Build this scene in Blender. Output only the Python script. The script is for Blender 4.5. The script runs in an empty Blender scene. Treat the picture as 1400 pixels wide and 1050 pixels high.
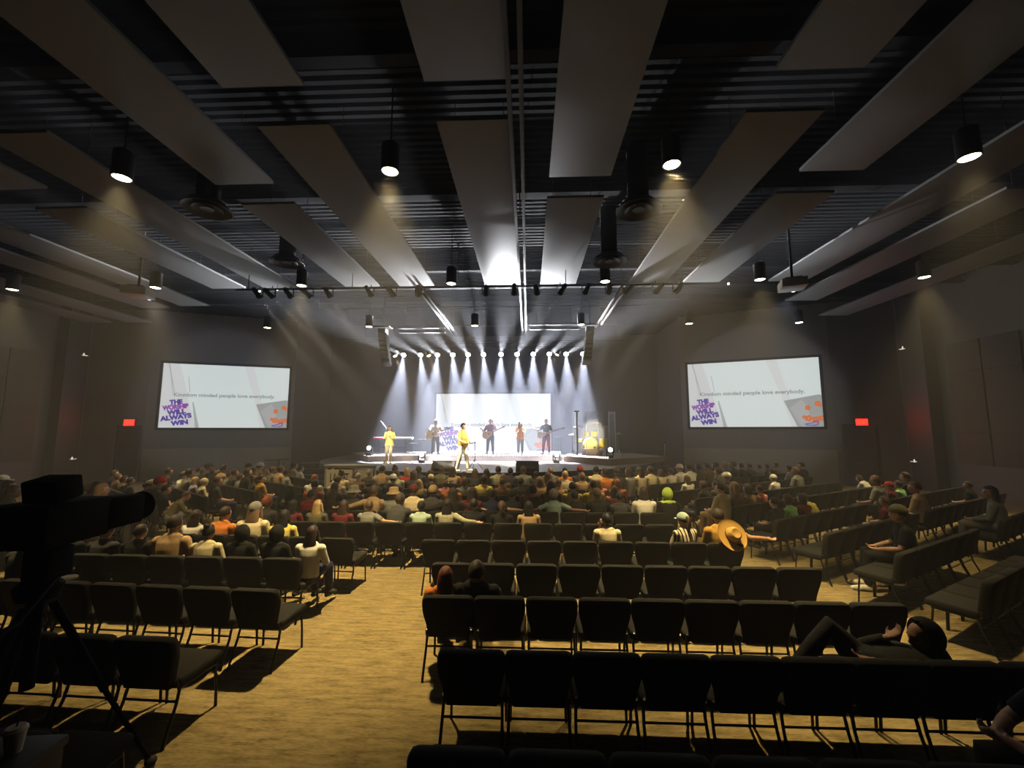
import bpy, bmesh, math, random
from mathutils import Vector, Matrix, Quaternion, noise
random.seed(7)
SC = bpy.context.scene
COL = SC.collection
PI = math.pi
V = Vector
# ------------------------------------------------------------------ survey: turns a measured photo point into a place in the hall
F, H = 570.0, 2.5
PITCH = math.atan(63 / F)
YAW = math.radians(2.2)
def ray(x, y):
    l = x - 700; u = 525 - y
    fw = F * math.cos(PITCH) - u * math.sin(PITCH); up = u * math.cos(PITCH) + F * math.sin(PITCH)
    return V((l * math.cos(YAW) - fw * math.sin(YAW), l * math.sin(YAW) + fw * math.cos(YAW), up))
def atz(x, y, z):
    r = ray(x, y); t = (z - H) / r.z
    return V((r.x * t, r.y * t, z))
def aty(x, y, Y):
    r = ray(x, y); t = Y / r.y
    return V((r.x * t, Y, H + r.z * t))
def on_plane(x, y, n, d):          # vertical plane n.p = d
    r = ray(x, y); t = d / (n[0] * r.x + n[1] * r.y)
    return V((r.x * t, r.y * t, H + r.z * t))
# ------------------------------------------------------------------ materials
MATS = {}
def mat(name, col, rough=.7, metal=0., emit=None, es=0., var=.12, scale=9., spec=.4, alpha=None, trans=0.):
    if name in MATS: return MATS[name]
    m = bpy.data.materials.new(name); m.use_nodes = True
    nt = m.node_tree; b = nt.nodes['Principled BSDF']
    b.inputs['Roughness'].default_value = rough; b.inputs['Metallic'].default_value = metal
    b.inputs['Specular IOR Level'].default_value = spec
    b.inputs['Transmission Weight'].default_value = trans
    if alpha is not None: b.inputs['Alpha'].default_value = alpha
    tc = nt.nodes.new('ShaderNodeTexCoord'); no = nt.nodes.new('ShaderNodeTexNoise')
    no.inputs['Scale'].default_value = scale; no.inputs['Detail'].default_value = 2
    nt.links.new(tc.outputs['Object'], no.inputs['Vector'])
    mx = nt.nodes.new('ShaderNodeMix'); mx.data_type = 'RGBA'
    c = col
    mx.inputs[6].default_value = (c[0] * (1 - var), c[1] * (1 - var), c[2] * (1 - var), 1)
    mx.inputs[7].default_value = (c[0] * (1 + var), c[1] * (1 + var), c[2] * (1 + var), 1)
    nt.links.new(no.outputs['Fac'], mx.inputs[0]); nt.links.new(mx.outputs[2], b.inputs['Base Color'])
    if emit:
        b.inputs['Emission Color'].default_value = (*emit, 1); b.inputs['Emission Strength'].default_value = es
    MATS[name] = m
    return m
def emi(name, col, es):            # things that give off light: lamps, screens
    if name in MATS: return MATS[name]
    m = bpy.data.materials.new(name); m.use_nodes = True; nt = m.node_tree; nt.nodes.clear()
    o = nt.nodes.new('ShaderNodeOutputMaterial'); e = nt.nodes.new('ShaderNodeEmission')
    e.inputs[0].default_value = (*col, 1); e.inputs[1].default_value = es
    nt.links.new(e.outputs[0], o.inputs[0]); MATS[name] = m
    return m
# ------------------------------------------------------------------ mesh builder
class MB:
    def __init__(s): s.bm = bmesh.new()
    def box(s, c, size, rot=None, bev=0., seg=2):
        r = bmesh.ops.create_cube(s.bm, size=1.0)
        vs = r['verts']
        M = Matrix.Translation(V(c)) @ (rot.to_4x4() if rot is not None else Matrix.Identity(4)) @ Matrix.Diagonal((*size, 1))
        for v in vs: v.co = M @ v.co
        if bev > 0:
            es = list({e for v in vs for e in v.link_edges})
            bmesh.ops.bevel(s.bm, geom=es, offset=bev, segments=seg, affect='EDGES', profile=.6)
        return s
    def tube(s, pts, rad, n=12, lat=None, cap='round', closed=False):
        pts = [V(p) for p in pts]; m = len(pts)
        if not isinstance(rad, (list, tuple)): rad = [rad] * m
        rad = [(r, r) if not isinstance(r, (list, tuple)) else r for r in rad]
        def tang(i):
            if closed: return (pts[(i + 1) % m] - pts[i - 1]).normalized()
            return (pts[min(i + 1, m - 1)] - pts[max(i - 1, 0)]).normalized()
        rings = []
        side = V(lat) if lat else None
        for i in range(m):
            t = tang(i)
            if side is None or lat is None:
                if side is None:
                    side = V((0, 0, 1)) if abs(t.z) < .9 else V((1, 0, 0))
                a = (side - t * side.dot(t)); a = a.normalized() if a.length > 1e-6 else t.orthogonal().normalized()
                side = a
            else:
                a = (V(lat) - t * V(lat).dot(t)); a = a.normalized() if a.length > 1e-6 else t.orthogonal().normalized()
            b = t.cross(a)
            rings.append((pts[i], a, b, rad[i], t))
        R = []
        def ring(p, a, b, ra, rb):
            return [s.bm.verts.new(p + a * (ra * math.cos(2 * PI * k / n)) + b * (rb * math.sin(2 * PI * k / n))) for k in range(n)]
        if cap == 'round' and not closed:
            p, a, b, (ra, rb), t = rings[0]; q = min(ra, rb)
            for f in (.85, .45): R.append(ring(p - t * q * f, a, b, ra * math.sqrt(1 - f * f), rb * math.sqrt(1 - f * f)))
        for p, a, b, (ra, rb), t in rings: R.append(ring(p, a, b, ra, rb))
        if cap == 'round' and not closed:
            p, a, b, (ra, rb), t = rings[-1]; q = min(ra, rb)
            for f in (.45, .85): R.append(ring(p + t * q * f, a, b, ra * math.sqrt(1 - f * f), rb * math.sqrt(1 - f * f)))
        for i in range(len(R) - (0 if closed else 1)):
            A, B = R[i], R[(i + 1) % len(R)]
            for k in range(n):
                s.bm.faces.new((A[k], A[(k + 1) % n], B[(k + 1) % n], B[k]))
        if not closed:
            s.bm.faces.new(R[0][::-1]); s.bm.faces.new(R[-1])
        return s
    def cyl(s, p0, p1, r0, r1=None, n=16):
        return s.tube([p0, p1], [r0, r0 if r1 is None else r1], n, cap='flat')
    def lathe(s, prof, c=(0, 0, 0), n=24, rot=None):
        R = []
        for r, z in prof:
            row = []
            for k in range(n):
                p = V((max(r, 1e-4) * math.cos(2 * PI * k / n), max(r, 1e-4) * math.sin(2 * PI * k / n), z))
                if rot is not None: p = rot @ p
                row.append(s.bm.verts.new(p + V(c)))
            R.append(row)
        for i in range(len(R) - 1):
            for k in range(n):
                s.bm.faces.new((R[i][k], R[i][(k + 1) % n], R[i + 1][(k + 1) % n], R[i + 1][k]))
        s.bm.faces.new(R[0][::-1]); s.bm.faces.new(R[-1])
        return s
    def ell(s, c, r, rot=None, u=16, v=10, fn=None):
        q = bmesh.ops.create_uvsphere(s.bm, u_segments=u, v_segments=v, radius=1.0)
        for w in q['verts']:
            p = V((w.co.x * r[0], w.co.y * r[1], w.co.z * r[2]))
            if fn: p = fn(p)
            if rot is not None: p = rot @ p
            w.co = p + V(c)
        return s
    def prism(s, poly, z0, z1, M=None):
        M = M or Matrix.Identity(4)
        A = [s.bm.verts.new(M @ V((x, y, z0))) for x, y in poly]; B = [s.bm.verts.new(M @ V((x, y, z1))) for x, y in poly]
        n = len(poly)
        for k in range(n): s.bm.faces.new((A[k], A[(k + 1) % n], B[(k + 1) % n], B[k]))
        s.bm.faces.new(A[::-1]); s.bm.faces.new(B)
        return s
    def mesh(s, name, ang=40):
        bmesh.ops.recalc_face_normals(s.bm, faces=s.bm.faces[:])
        me = bpy.data.meshes.new(name); s.bm.to_mesh(me); s.bm.free()
        me.polygons.foreach_set('use_smooth', [True] * len(me.polygons))
        me.set_sharp_from_angle(angle=math.radians(ang))
        return me
def obj(name, me, m=None, parent=None, loc=(0, 0, 0), rotz=0., scale=None, rot=None):
    if isinstance(me, MB): me = me.mesh(name)
    o = bpy.data.objects.new(name, me); COL.objects.link(o)
    if m is not None and not me.materials: me.materials.append(m)
    o.location = loc
    o.rotation_euler = rot if rot is not None else (0, 0, rotz)
    if scale: o.scale = (scale,) * 3
    if parent is not None: o.parent = parent
    return o
def tag(o, label, cat, group=None, kind=None):
    o['label'] = label; o['category'] = cat
    if group: o['group'] = group
    if kind: o['kind'] = kind
    return o
def thing(name, label, cat, loc=(0, 0, 0), rotz=0., group=None, rot=None):
    o = bpy.data.objects.new(name, None); COL.objects.link(o)
    o.location = loc; o.rotation_euler = rot if rot is not None else (0, 0, rotz)
    o.empty_display_size = .1
    return tag(o, label, cat, group)
def struct(name, me, m, label=None):
    o = obj(name, me, m); o['kind'] = 'structure'
    if label: o['label'] = label
    return o
def own(o, m):                      # a copy that shares mesh data keeps its own colour
    o.material_slots[0].link = 'OBJECT'; o.material_slots[0].material = m
    return o
def dup(root, loc, rotz, label, group=None, rot=None):
    r = root.copy(); COL.objects.link(r); r.location = loc
    r.rotation_euler = rot if rot is not None else (0, 0, rotz); r['label'] = label
    if group: r['group'] = group
    for ch in list(root.children):
        c = ch.copy(); COL.objects.link(c); c.parent = r
        for g in list(ch.children):
            d = g.copy(); COL.objects.link(d); d.parent = c
    return r
ORD = ['', 'first', 'second', 'third', 'fourth', 'fifth', 'sixth', 'seventh', 'eighth', 'ninth', 'tenth', 'eleventh', 'twelfth', 'thirteenth',
       'fourteenth', 'fifteenth', 'sixteenth', 'seventeenth', 'eighteenth', 'nineteenth', 'twentieth', 'twenty-first', 'twenty-second', 'twenty-third',
       'twenty-fourth', 'twenty-fifth', 'twenty-sixth', 'twenty-seventh', 'twenty-eighth', 'twenty-ninth', 'thirtieth']
def rz(a): return Matrix.Rotation(a, 3, 'Z')
def rx(a): return Matrix.Rotation(a, 3, 'X')
def ry(a): return Matrix.Rotation(a, 3, 'Y')
def quat_to(d): return V((0, 0, 1)).rotation_difference(V(d).normalized())
# ------------------------------------------------------------------ palette
M_black = mat('black_paint', (.012, .012, .013), .6)
M_deck = mat('black_roof_deck', (.0115, .0115, .012), .9, spec=.04)
M_blackmetal = mat('black_metal', (.008, .008, .0085), .5, .1, spec=.25)
M_fabric = mat('charcoal_chair_fabric', (.020, .0195, .018), .95, var=.25, scale=60, spec=.15)
M_chairmetal = mat('black_chair_tube', (.02, .02, .02), .32, .5)
M_wall = mat('taupe_wall_paint', (.18, .165, .145), .85, var=.05, scale=2)
M_wain = mat('beige_wainscot_paint', (.27, .24, .18), .8, var=.05, scale=2)
M_side = mat('grey_side_wall_paint', (.11, .108, .10), .85, var=.05, scale=2)
M_curtain = mat('black_stage_wall', (.035, .035, .037), .9, var=.1, scale=3)
M_panel = mat('grey_ceiling_panel_felt', (.10, .10, .10), .62, spec=.36, var=.05, scale=18)
M_acou = mat('dark_olive_acoustic_fabric', (.065, .066, .052), .95, var=.12, scale=40)
M_duct = mat('dark_painted_steel', (.03, .03, .031), .6, .1)
M_rail = mat('grey_galvanised_steel', (.07, .07, .073), .75, .0, spec=.1)
M_stage = mat('pale_stage_floor', (.11, .10, .097), .5, var=.08, scale=3)
M_riser = mat('brown_riser_carpet', (.20, .145, .115), .9, var=.15, scale=30)
M_fascia = mat('black_stage_fascia', (.02, .02, .021), .7)
M_step = mat('beige_stage_carpet', (.26, .20, .105), .95, var=.2, scale=30)
M_chrome = mat('chrome', (.6, .6, .6), .2, 1.)
M_white = mat('white_plastic', (.6, .6, .58), .5)
M_cream = mat('cream_banner', (.62, .56, .42), .7)
# floor: carpet tiles with heathered streaks across the hall
def carpet():
    m = bpy.data.materials.new('carpet_tiles'); m.use_nodes = True; nt = m.node_tree; b = nt.nodes['Principled BSDF']
    b.inputs['Roughness'].default_value = .95; b.inputs['Specular IOR Level'].default_value = .1
    tc = nt.nodes.new('ShaderNodeTexCoord')
    def nz(sx, sy, sc, det):
        mp = nt.nodes.new('ShaderNodeMapping'); mp.inputs['Scale'].default_value = (sx, sy, 1)
        nt.links.new(tc.outputs['Object'], mp.inputs['Vector'])
        n = nt.nodes.new('ShaderNodeTexNoise'); n.inputs['Scale'].default_value = sc; n.inputs['Detail'].default_value = det
        nt.links.new(mp.outputs[0], n.inputs['Vector']); return n
    n1 = nz(2.2, 13, 1.5, 4); n2 = nz(1.2, 6, 14, 3)
    br = nt.nodes.new('ShaderNodeTexBrick'); br.inputs['Scale'].default_value = 1.0
    br.inputs['Brick Width'].default_value = .5; br.inputs['Row Height'].default_value = .5; br.inputs['Mortar Size'].default_value = .0
    br.inputs['Color1'].default_value = (.40, .40, .40, 1); br.inputs['Color2'].default_value = (.62, .62, .62, 1)
    nt.links.new(tc.outputs['Object'], br.inputs['Vector'])
    a = nt.nodes.new('ShaderNodeMath'); a.operation = 'MULTIPLY_ADD'; a.inputs[1].default_value = .55
    nt.links.new(n2.outputs['Fac'], a.inputs[0])
    a2 = nt.nodes.new('ShaderNodeMath'); a2.operation = 'MULTIPLY'; a2.inputs[1].default_value = .75
    nt.links.new(n1.outputs['Fac'], a2.inputs[0]); nt.links.new(a2.outputs[0], a.inputs[2])
    a3 = nt.nodes.new('ShaderNodeMath'); a3.operation = 'MULTIPLY_ADD'; a3.inputs[1].default_value = .28
    nt.links.new(br.outputs['Color'], a3.inputs[0]); nt.links.new(a.outputs[0], a3.inputs[2])
    r = nt.nodes.new('ShaderNodeValToRGB'); r.color_ramp.elements[0].position = .58; r.color_ramp.elements[1].position = .92
    r.color_ramp.elements[0].color = (.105, .076, .030, 1); r.color_ramp.elements[1].color = (.30, .235, .115, 1)
    nt.links.new(a3.outputs[0], r.inputs[0]); nt.links.new(r.outputs[0], b.inputs['Base Color'])
    return m
XC = -2.35; XR = 17.0; XL = -21.7; ZC = 8.6; YB = -3.2
WR0, WR1 = V((8.11, 22.3, 0)), V((14.16, 19.9, 0)); WL0, WL1 = V((-12.81, 22.3, 0)), V((-18.86, 19.9, 0))
YBACK = 26.4
def wall_quad(a, b, z0, z1, th, out):        # wall slab from a to b, its room face on the line a-b
    d = (b - a).normalized(); n = V((-d.y, d.x, 0))
    if n.dot(out) < 0: n = -n
    mb = MB()
    P = [a, b, b + n * th, a + n * th]
    mb.prism([(p.x, p.y) for p in P], z0, z1)
    return mb
struct('floor', MB().box((XC, 11.5, -.1), (40, 30.4, .2)), carpet())
# roof deck with ribs running across the hall
def deck():
    mb = MB(); bm = mb.bm; y = YB - .2; rows = []
    while y < YBACK + .2:
        for dy, z in ((0, ZC), (.07, ZC), (.09, ZC - .07), (.18, ZC - .07)):
            rows.append((y + dy, z))
        y += .2
    L = [(bm.verts.new((XL - .2, a, z)), bm.verts.new((XR + .2, a, z))) for a, z in rows]
    T = [bm.verts.new((XL - .2, rows[0][0], ZC + .2)), bm.verts.new((XR + .2, rows[0][0], ZC + .2)), bm.verts.new((XR + .2, rows[-1][0], ZC + .2)), bm.verts.new((XL - .2, rows[-1][0], ZC + .2))]
    for i in range(len(L) - 1): bm.faces.new((L[i][0], L[i][1], L[i + 1][1], L[i + 1][0]))
    bm.faces.new(T)
    bm.faces.new((L[0][0], L[0][1], T[1], T[0])); bm.faces.new((L[-1][0], L[-1][1], T[2], T[3]))
    return mb
struct('ceiling', deck(), M_deck)
struct('wall_right', wall_quad(V((XR, YB, 0)), V((XR, 19.74, 0)), 0, ZC, .2, V((1, 0, 0))), M_side)
struct('wall_left', wall_quad(V((XL, YB, 0)), V((XL, 19.74, 0)), 0, ZC, .2, V((-1, 0, 0))), M_side)
struct('wall_rear', wall_quad(V((XL, YB, 0)), V((XR, YB, 0)), 0, ZC, .2, V((0, -1, 0))), M_black)
struct('wall_screen_right', wall_quad(WR0, WR1, 1.55, ZC, .2, V((.3, 1, 0))), M_wall)
struct('wall_screen_left', wall_quad(WL0, WL1, 1.55, ZC, .2, V((-.3, 1, 0))), M_wall)
struct('wall_wainscot_right', wall_quad(WR0, WR1, 0, 1.55, .2, V((.3, 1, 0))), M_wain)
struct('wall_wainscot_left', wall_quad(WL0, WL1, 0, 1.55, .2, V((-.3, 1, 0))), M_wain)
for nm, a, b in (('trim_1', WR0, WR1), ('trim_2', WL0, WL1)):
    d = (b - a).normalized(); n = V((-d.y, d.x, 0)); n = n if n.y < 0 else -n
    struct(nm, wall_quad(a + n * .025, b + n * .025, 1.53, 1.58, .025, V((0, 1, 0))), M_wain)
struct('wall_exit_right', wall_quad(WR1, V((XR, 19.6, 0)), 0, ZC, .2, V((0, 1, 0))), M_wall)
struct('wall_exit_left', wall_quad(WL1, V((XL, 19.6, 0)), 0, ZC, .2, V((0, 1, 0))), M_wall)
struct('wall_stage_back', wall_quad(V((-13, YBACK, 0)), V((8.3, YBACK, 0)), 0, ZC, .2, V((0, 1, 0))), mat('grey_stage_back_wall', (.08, .08, .085), .9, var=.1, scale=3))
struct('wall_stage_right', wall_quad(WR0 + V((.02, 0, 0)), V((8.13, YBACK, 0)), 0, ZC, .2, V((1, 0, 0))), M_curtain)
struct('wall_stage_left', wall_quad(WL0 - V((.02, 0, 0)), V((-12.83, YBACK, 0)), 0, ZC, .2, V((-1, 0, 0))), M_curtain)
struct('column_right', MB().box((XR - .2, 18.35, ZC / 2), (.6, 1.1, ZC), bev=.02), M_black)
struct('column_left', MB().box((XL + .2, 18.6, ZC / 2), (.6, 1.0, ZC), bev=.02), M_black)
for nm, x0, x1, z, y in (('door_1', 14.44, 15.8, 2.66, 19.62), ('door_2', -19.95, -18.95, 2.62, 19.62)):
    yy = 19.86 - .3 * (abs(((x0 + x1) / 2) - (14.16 if x0 > 0 else -18.86)) / 2.84) - .03
    dd = struct(nm, MB().box(((x0 + x1) / 2, yy, z / 2), (x1 - x0, .06, z), bev=.01), mat('dark_door_paint', (.022, .021, .020), .5))
    f = MB()
    for xx in (x0 - .05, x1 + .05): f.box((xx, yy - .01, z / 2), (.1, .1, z + .1))
    f.box(((x0 + x1) / 2, yy - .01, z + .05), (x1 - x0 + .2, .1, .1))
    obj('door_frame', f, mat('dark_door_frame', (.03, .028, .027), .5), dd)
    h = MB().cyl((x0 + .2, yy - .09, 1.05), (x1 - .2, yy - .09, 1.05), .018)
    obj('push_bar', h, M_chrome, dd)
# ------------------------------------------------------------------ exit signs
M_exit = emi('exit_red', (1., .012, .006), 5.5)
def text_mesh(s, size, depth=.004, align='CENTER', bold=0.):
    c = bpy.data.curves.new('t', 'FONT'); c.body = s; c.size = size; c.extrude = depth; c.align_x = align; c.align_y = 'CENTER'; c.offset = bold
    o = bpy.data.objects.new('t', c); COL.objects.link(o)
    bpy.context.view_layer.update()
    me = bpy.data.meshes.new_from_object(o.evaluated_get(bpy.context.evaluated_depsgraph_get()))
    bpy.data.objects.remove(o); bpy.data.curves.remove(c)
    return me
for x, y, side in ((15.13, 19.58, 'right'), (-19.35, 19.58, 'left')):
    t = thing('exit_sign', 'red lit exit sign above the dark door by the %s column' % side, 'exit sign', (x, y, 2.86), group=None)
    obj('sign_box', MB().box((0, .045, 0), (.58, .07, .34), bev=.01), M_blackmetal, t)
    obj('sign_face', MB().box((0, .005, 0), (.52, .012, .28)), M_exit, t)
    o = obj('lettering', text_mesh('EXIT', .2, .004, bold=.004), mat('exit_letter_dark', (.25, .0, .0), .5, emit=(1, .05, .03), es=2.0), t, loc=(0, -.006, 0), rot=(PI / 2, 0, 0))
    L = bpy.data.lights.new('exit_glow', 'AREA'); L.energy = 26; L.color = (1, .02, .01); L.size = .5; L.size_y = .3; L.shape = 'RECTANGLE'
    lo = bpy.data.objects.new('exit_glow', L); COL.objects.link(lo); lo.parent = t; lo.location = (0, -.03, 0); lo.rotation_euler = (-PI / 2, 0, 0)
# ------------------------------------------------------------------ acoustic wall panels
for side, X, y_far, names in (('right', XR - .03, 17.3, 4), ('left', XL + .03, 17.6, 4)):
    for cI in range(names):
        for r in range(4):
            yc = y_far - .6 - cI * 1.3; zc = 5.95 - .6 - r * 1.19
            lab = 'dark square acoustic panel on the %s wall, %s column from the stage, %s row from top' % (side, ORD[cI + 1], ORD[r + 1])
            tag(obj('acoustic_wall_panel', MB().box((0, 0, 0), (.06, 1.22, 1.175), bev=.012), M_acou, loc=(X, yc, zc)), lab, 'acoustic panel', 'square acoustic panels on the side walls')
for side, X, dx in (('right', XR - .5, -1), ('left', XL + .5, 1)):
    for z, nm in ((6.1, 'upper'), (1.22, 'lower')):
        y = 18.7 if side == 'right' else 18.85
        t = thing('wall_sconce', 'small %s sconce lit white on the %s dark column' % (nm, side), 'wall light', (X, y, z))
        obj('housing', MB().box((dx * .05, 0, 0), (.1, .2, .1), bev=.01), M_blackmetal, t)
        obj('lens', MB().box((dx * .06, 0, -.056), (.09, .22, .02), bev=.004).box((dx * .105, -.09, -.02), (.02, .05, .12)), emi('sconce_white', (1, .93, .75), 1.1 if nm == 'lower' else .8), t)
# ------------------------------------------------------------------ projection screens
SCR = {}
def screen_frame(name, label, corner, ux, w, h, face, es_shift, tint):
    """a screen whose picture lies in its own x (along the wall) and z"""
    ang = math.atan2(ux.y, ux.x)
    t = thing(name, label, 'screen', corner, ang)
    fr = MB(); b = .12
    for c, s in (((w / 2, .03, -b / 2), (w + 2 * b, .1, b)), ((w / 2, .03, h + b / 2), (w + 2 * b, .1, b)), ((-b / 2, .03, h / 2), (b, .1, h)), ((w + b / 2, .03, h / 2), (b, .1, h))): fr.box(c, s)
    obj('frame', fr, M_black, t)
    obj('picture', MB().box((w / 2, .045, h / 2), (w, .02, h)), face, t)
    E = 1. * es_shift
    def col(c, k=1.): return emi('pic_%s_%d_%d_%d_%d' % (name, c[0] * 99, c[1] * 99, c[2] * 99, k * 99), c, k * E)
    def poly(nm, P, c, k=1., lift=.001):
        mb = MB(); mb.prism([(p[0] * w, p[1] * h) for p in P], 0, .002, Matrix.Translation((0, .034 - lift, 0)) @ Matrix.Rotation(PI / 2, 4, 'X'))
        return obj(nm, mb, col(c, k), t)
    # pale paper folds and the grey torn corner
    poly('fold', [(.0, 0), (.27, 0), (.20, .45), (.16, .75), (.12, 1), (.0, 1)], (.80, .82, .84), .93 * tint)
    poly('fold', [(.62, 1), (.70, 1), (.84, .0), (.78, .0), (.72, .45)], (.80, .83, .84), .96 * tint)
    poly('torn_paper', [(.735, .38), (.98, .46), (1, .45), (1, 0), (.82, 0)], (.50, .52, .52), .78 * tint, .003)
    poly('torn_paper', [(.775, .27), (.86, .40), (.90, .28), (.93, 0), (.85, 0)], (.56, .58, .58), .85 * tint, .004)
    for a in ([(.035, 1), (.045, 1), (.105, .5), (.10, .5)], [(.19, .80), (.195, .80), (.215, .55), (.21, .55)], [(.235, .40), (.245, .40), (.30, .0), (.27, .0)], [(.06, .78), (.064, .78), (.09, .5), (.086, .5)]):
        poly('crease', a, (.55, .58, .58), .85 * tint, .004)
    def words(s, x, y, sz, c, k=1., bold=0., rotd=0., al='CENTER', sx=1.):
        o = obj('lettering', text_mesh(s, sz * h, .001, al, bold), col(c, k), t, loc=(x * w, .024, y * h), rot=(PI / 2, -math.radians(rotd), 0))
        o.scale = (sx, 1, 1)
    words('Kingdom minded people love everybody.', .49, .47 if name == 'video_wall' else .51, .080, (.40, .43, .43), .7, .005, sx=1.05)
    pr = (.16, .07, .58); pk = (.44, .08, .62)
    words('THE', .115, .395, .092, pr, .62, .022, 6, sx=.95); words('WORSHIP', .115, .318, .092, pk, .7, .022, 8, sx=.80)
    words('WILL', .125, .24, .092, pr, .62, .022, 8, sx=1.1); words('ALWAYS', .125, .16, .095, pr, .62, .022, 9, sx=1.05); words('WIN', .155, .075, .095, pr, .62, .022, 8, sx=1.1)
    T0 = Matrix.Rotation(PI / 2, 3, 'X')
    for x, y, r in ((.97, .33, .018), (.90, .27, .017), (.90, .12, .022), (.95, .10, .022), (.99, .12, .018), (.87, .14, .012), (.985, .30, .010)):
        fl = MB()
        for k in range(5):
            a = k * 2 * PI / 5
            px, py = x * w + .75 * r * w * math.cos(a), y * h + .75 * r * w * math.sin(a)
            if px < w - .03: fl.lathe([(r * w * .55, 0), (r * w * .55, .003)], (px, .024, py), 10, T0)
        obj('flower_print', fl, col((.95, .22, .05), .85), t)
    bl = MB()
    bl.tube([(x * w, .022, y * h) for x, y in ((.87, .035), (.90, .045), (.93, .06), (.95, .085), (.965, .07), (.96, .03), (.94, .02), (.90, .02), (.88, .025))], .02, 6, cap='flat')
    obj('ribbon_print', bl, col((.12, .05, .60), .8), t)
    return t
S_side = .78
dR = (WR1 - WR0).normalized(); nR = V((dR.y, -dR.x, 0)); nR = nR if nR.y < 0 else -nR
cR = WR0 + dR * .36 + nR * .06
screen_frame('projection_screen', 'right projection screen showing grey text on white, beside the exit sign', V((cR.x, cR.y, 2.66)), dR, 5.72, 3.28, emi('screen_white', (.80, .88, .88), S_side), S_side, 1.)
dL = (WL0 - WL1).normalized(); nL = V((dL.y, -dL.x, 0)); nL = nL if nL.y < 0 else -nL
cL = WL1 + dL * .56 + nL * .06
screen_frame('projection_screen', 'left projection screen showing grey text on white, left of the stage', V((cL.x, cL.y, 2.62)), dL, 5.68, 3.24, emi('screen_white', (.80, .88, .88), S_side), S_side, 1.)
S_led = .80
screen_frame('video_wall', 'bright white video wall standing behind the band on the stage', V((-5.66, 25.5, 1.14)), V((1, 0, 0)), 7.04, 3.58, emi('led_white', (.93, .95, 1.0), S_led), S_led, 1.12)
# the light the three pictures throw into the hall
def screen_light(c, nrm, w, h, watts, col):
    L = bpy.data.lights.new('screen_light', 'AREA'); L.energy = watts; L.color = col; L.shape = 'RECTANGLE'; L.size = w; L.size_y = h
    o = bpy.data.objects.new('screen_light', L); COL.objects.link(o); o.location = V(c) + V(nrm) * .05
    o.rotation_euler = V(nrm).to_track_quat('-Z', 'Z').to_euler()
screen_light(V((cR.x, cR.y, 4.3)) + dR * 2.86, nR, 5.7, 3.2, 110, (.84, .97, 1.))
screen_light(V((cL.x, cL.y, 4.3)) + dL * 2.84, nL, 5.7, 3.2, 110, (.84, .97, 1.))
screen_light((-2.14, 25.5, 2.93), (0, -1, 0), 7.0, 3.5, 180, (.93, .95, 1.))
# ------------------------------------------------------------------ ceiling clouds
COLS = []      # (x, 'a' or 'b', far end shift)
for k, (x, ty, sh) in enumerate([(-20.1, 'b', 4.4), (-18.15, 'a', 4.4), (-15.3, 'b', 2.2), (-13.45, 'a', 2.0), (-10.6, 'b', 0), (-8.72, 'a', 0), (-5.78, 'b', 0), (-3.86, 'a', 0), (-.87, 'a', 0), (1.05, 'b', 0), (4.08, 'a', 0), (5.9, 'b', 0), (8.75, 'a', 0), (10.6, 'b', 2.2), (13.4, 'a', 4.4)]):
    segs = [(6.23 + 0, 13.96 + (sh if sh > 1.9 and ty == 'a' else 0)), (-1.9, 5.45)] if ty == 'a' else [(8.58, 13.96 + sh), (.4, 7.82)]
    if sh > 4 and ty == 'a': segs = [(10.7, 18.4), (2.4, 9.9)]
    for q, (y0, y1) in enumerate(segs):
        if x < -14 and q == 1 or x > 13 and q == 1: continue
        t = thing('ceiling_panel', 'long grey acoustic ceiling panel, %s column from the left, %s one' % (ORD[k + 1], 'stage-side' if q == 0 else 'camera-side'), 'ceiling panel', (x, (y0 + y1) / 2, 7.5), group='long acoustic panels hung under the roof')
        obj('board', MB().box((0, 0, .03), (1.22, y1 - y0, .06), bev=.008), M_panel, t)
        hg = MB()
        for yy in (-(y1 - y0) / 2 + .8, (y1 - y0) / 2 - .8):
            for xx in (-.45, .45): hg.cyl((xx, yy, .06), (xx, yy, ZC - 7.5 - .1), .006, n=6)
        obj('hanger_wire', hg, M_duct, t)
# steel rails and cross beams under the deck
for x, y0, y1, lab in ((-3.75, 14.1, 20.9, 'left of the two white cloud columns'), (-.17, -2.5, 20.8, 'long one over the hall centre'), (3.35, 14.1, 19.2, 'right one by the line array')):
    t = thing('ceiling_rail', 'grey double steel rail under the roof, %s' % lab, 'steel rail', (x, 0, 7.42), group='double rails running towards the stage')
    for dx in (-.09, .09): obj('tube', MB().box((dx, (y0 + y1) / 2, 0), (.07, y1 - y0, .09), bev=.008), M_rail if y0 > 10 else M_duct, t)
    for yy in (y0 + .4, (y0 + y1) / 2, y1 - .4): obj('hanger', MB().cyl((0, yy, .04), (0, yy, ZC - 7.52), .012, n=6).box((0, yy, .06), (.28, .05, .03)), M_duct, t)
for x0, x1, y, z, lab in ((-6.2, -3.95, 19.45, 7.4, 'left'), (.1, 2.35, 19.0, 7.4, 'right')):
    t = thing('lighting_bar', 'short grey double bar across the stage front, %s one' % lab, 'bar', ((x0 + x1) / 2, y, z), group='short cross bars over the stage')
    for dz in (0, -.22): obj('tube', MB().box((0, 0, dz), (x1 - x0, .1, .1), bev=.01), M_rail, t)
    obj('hanger', MB().cyl((-.8, 0, .05), (-.8, 0, ZC - z - .1), .012, n=6).cyl((.8, 0, .05), (.8, 0, ZC - z - .1), .012, n=6), M_duct, t)
for k, y in enumerate((2.2, 5.85, 9.7, 14.6, 16.4, 18.2)):
    struct('beam', MB().box((XC, y, ZC - .33), (38.6, .22, .05)).box((XC, y, ZC - .2), (38.6, .03, .3)).box((XC, y, ZC - .09), (38.6, .22, .05)), M_deck)
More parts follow.
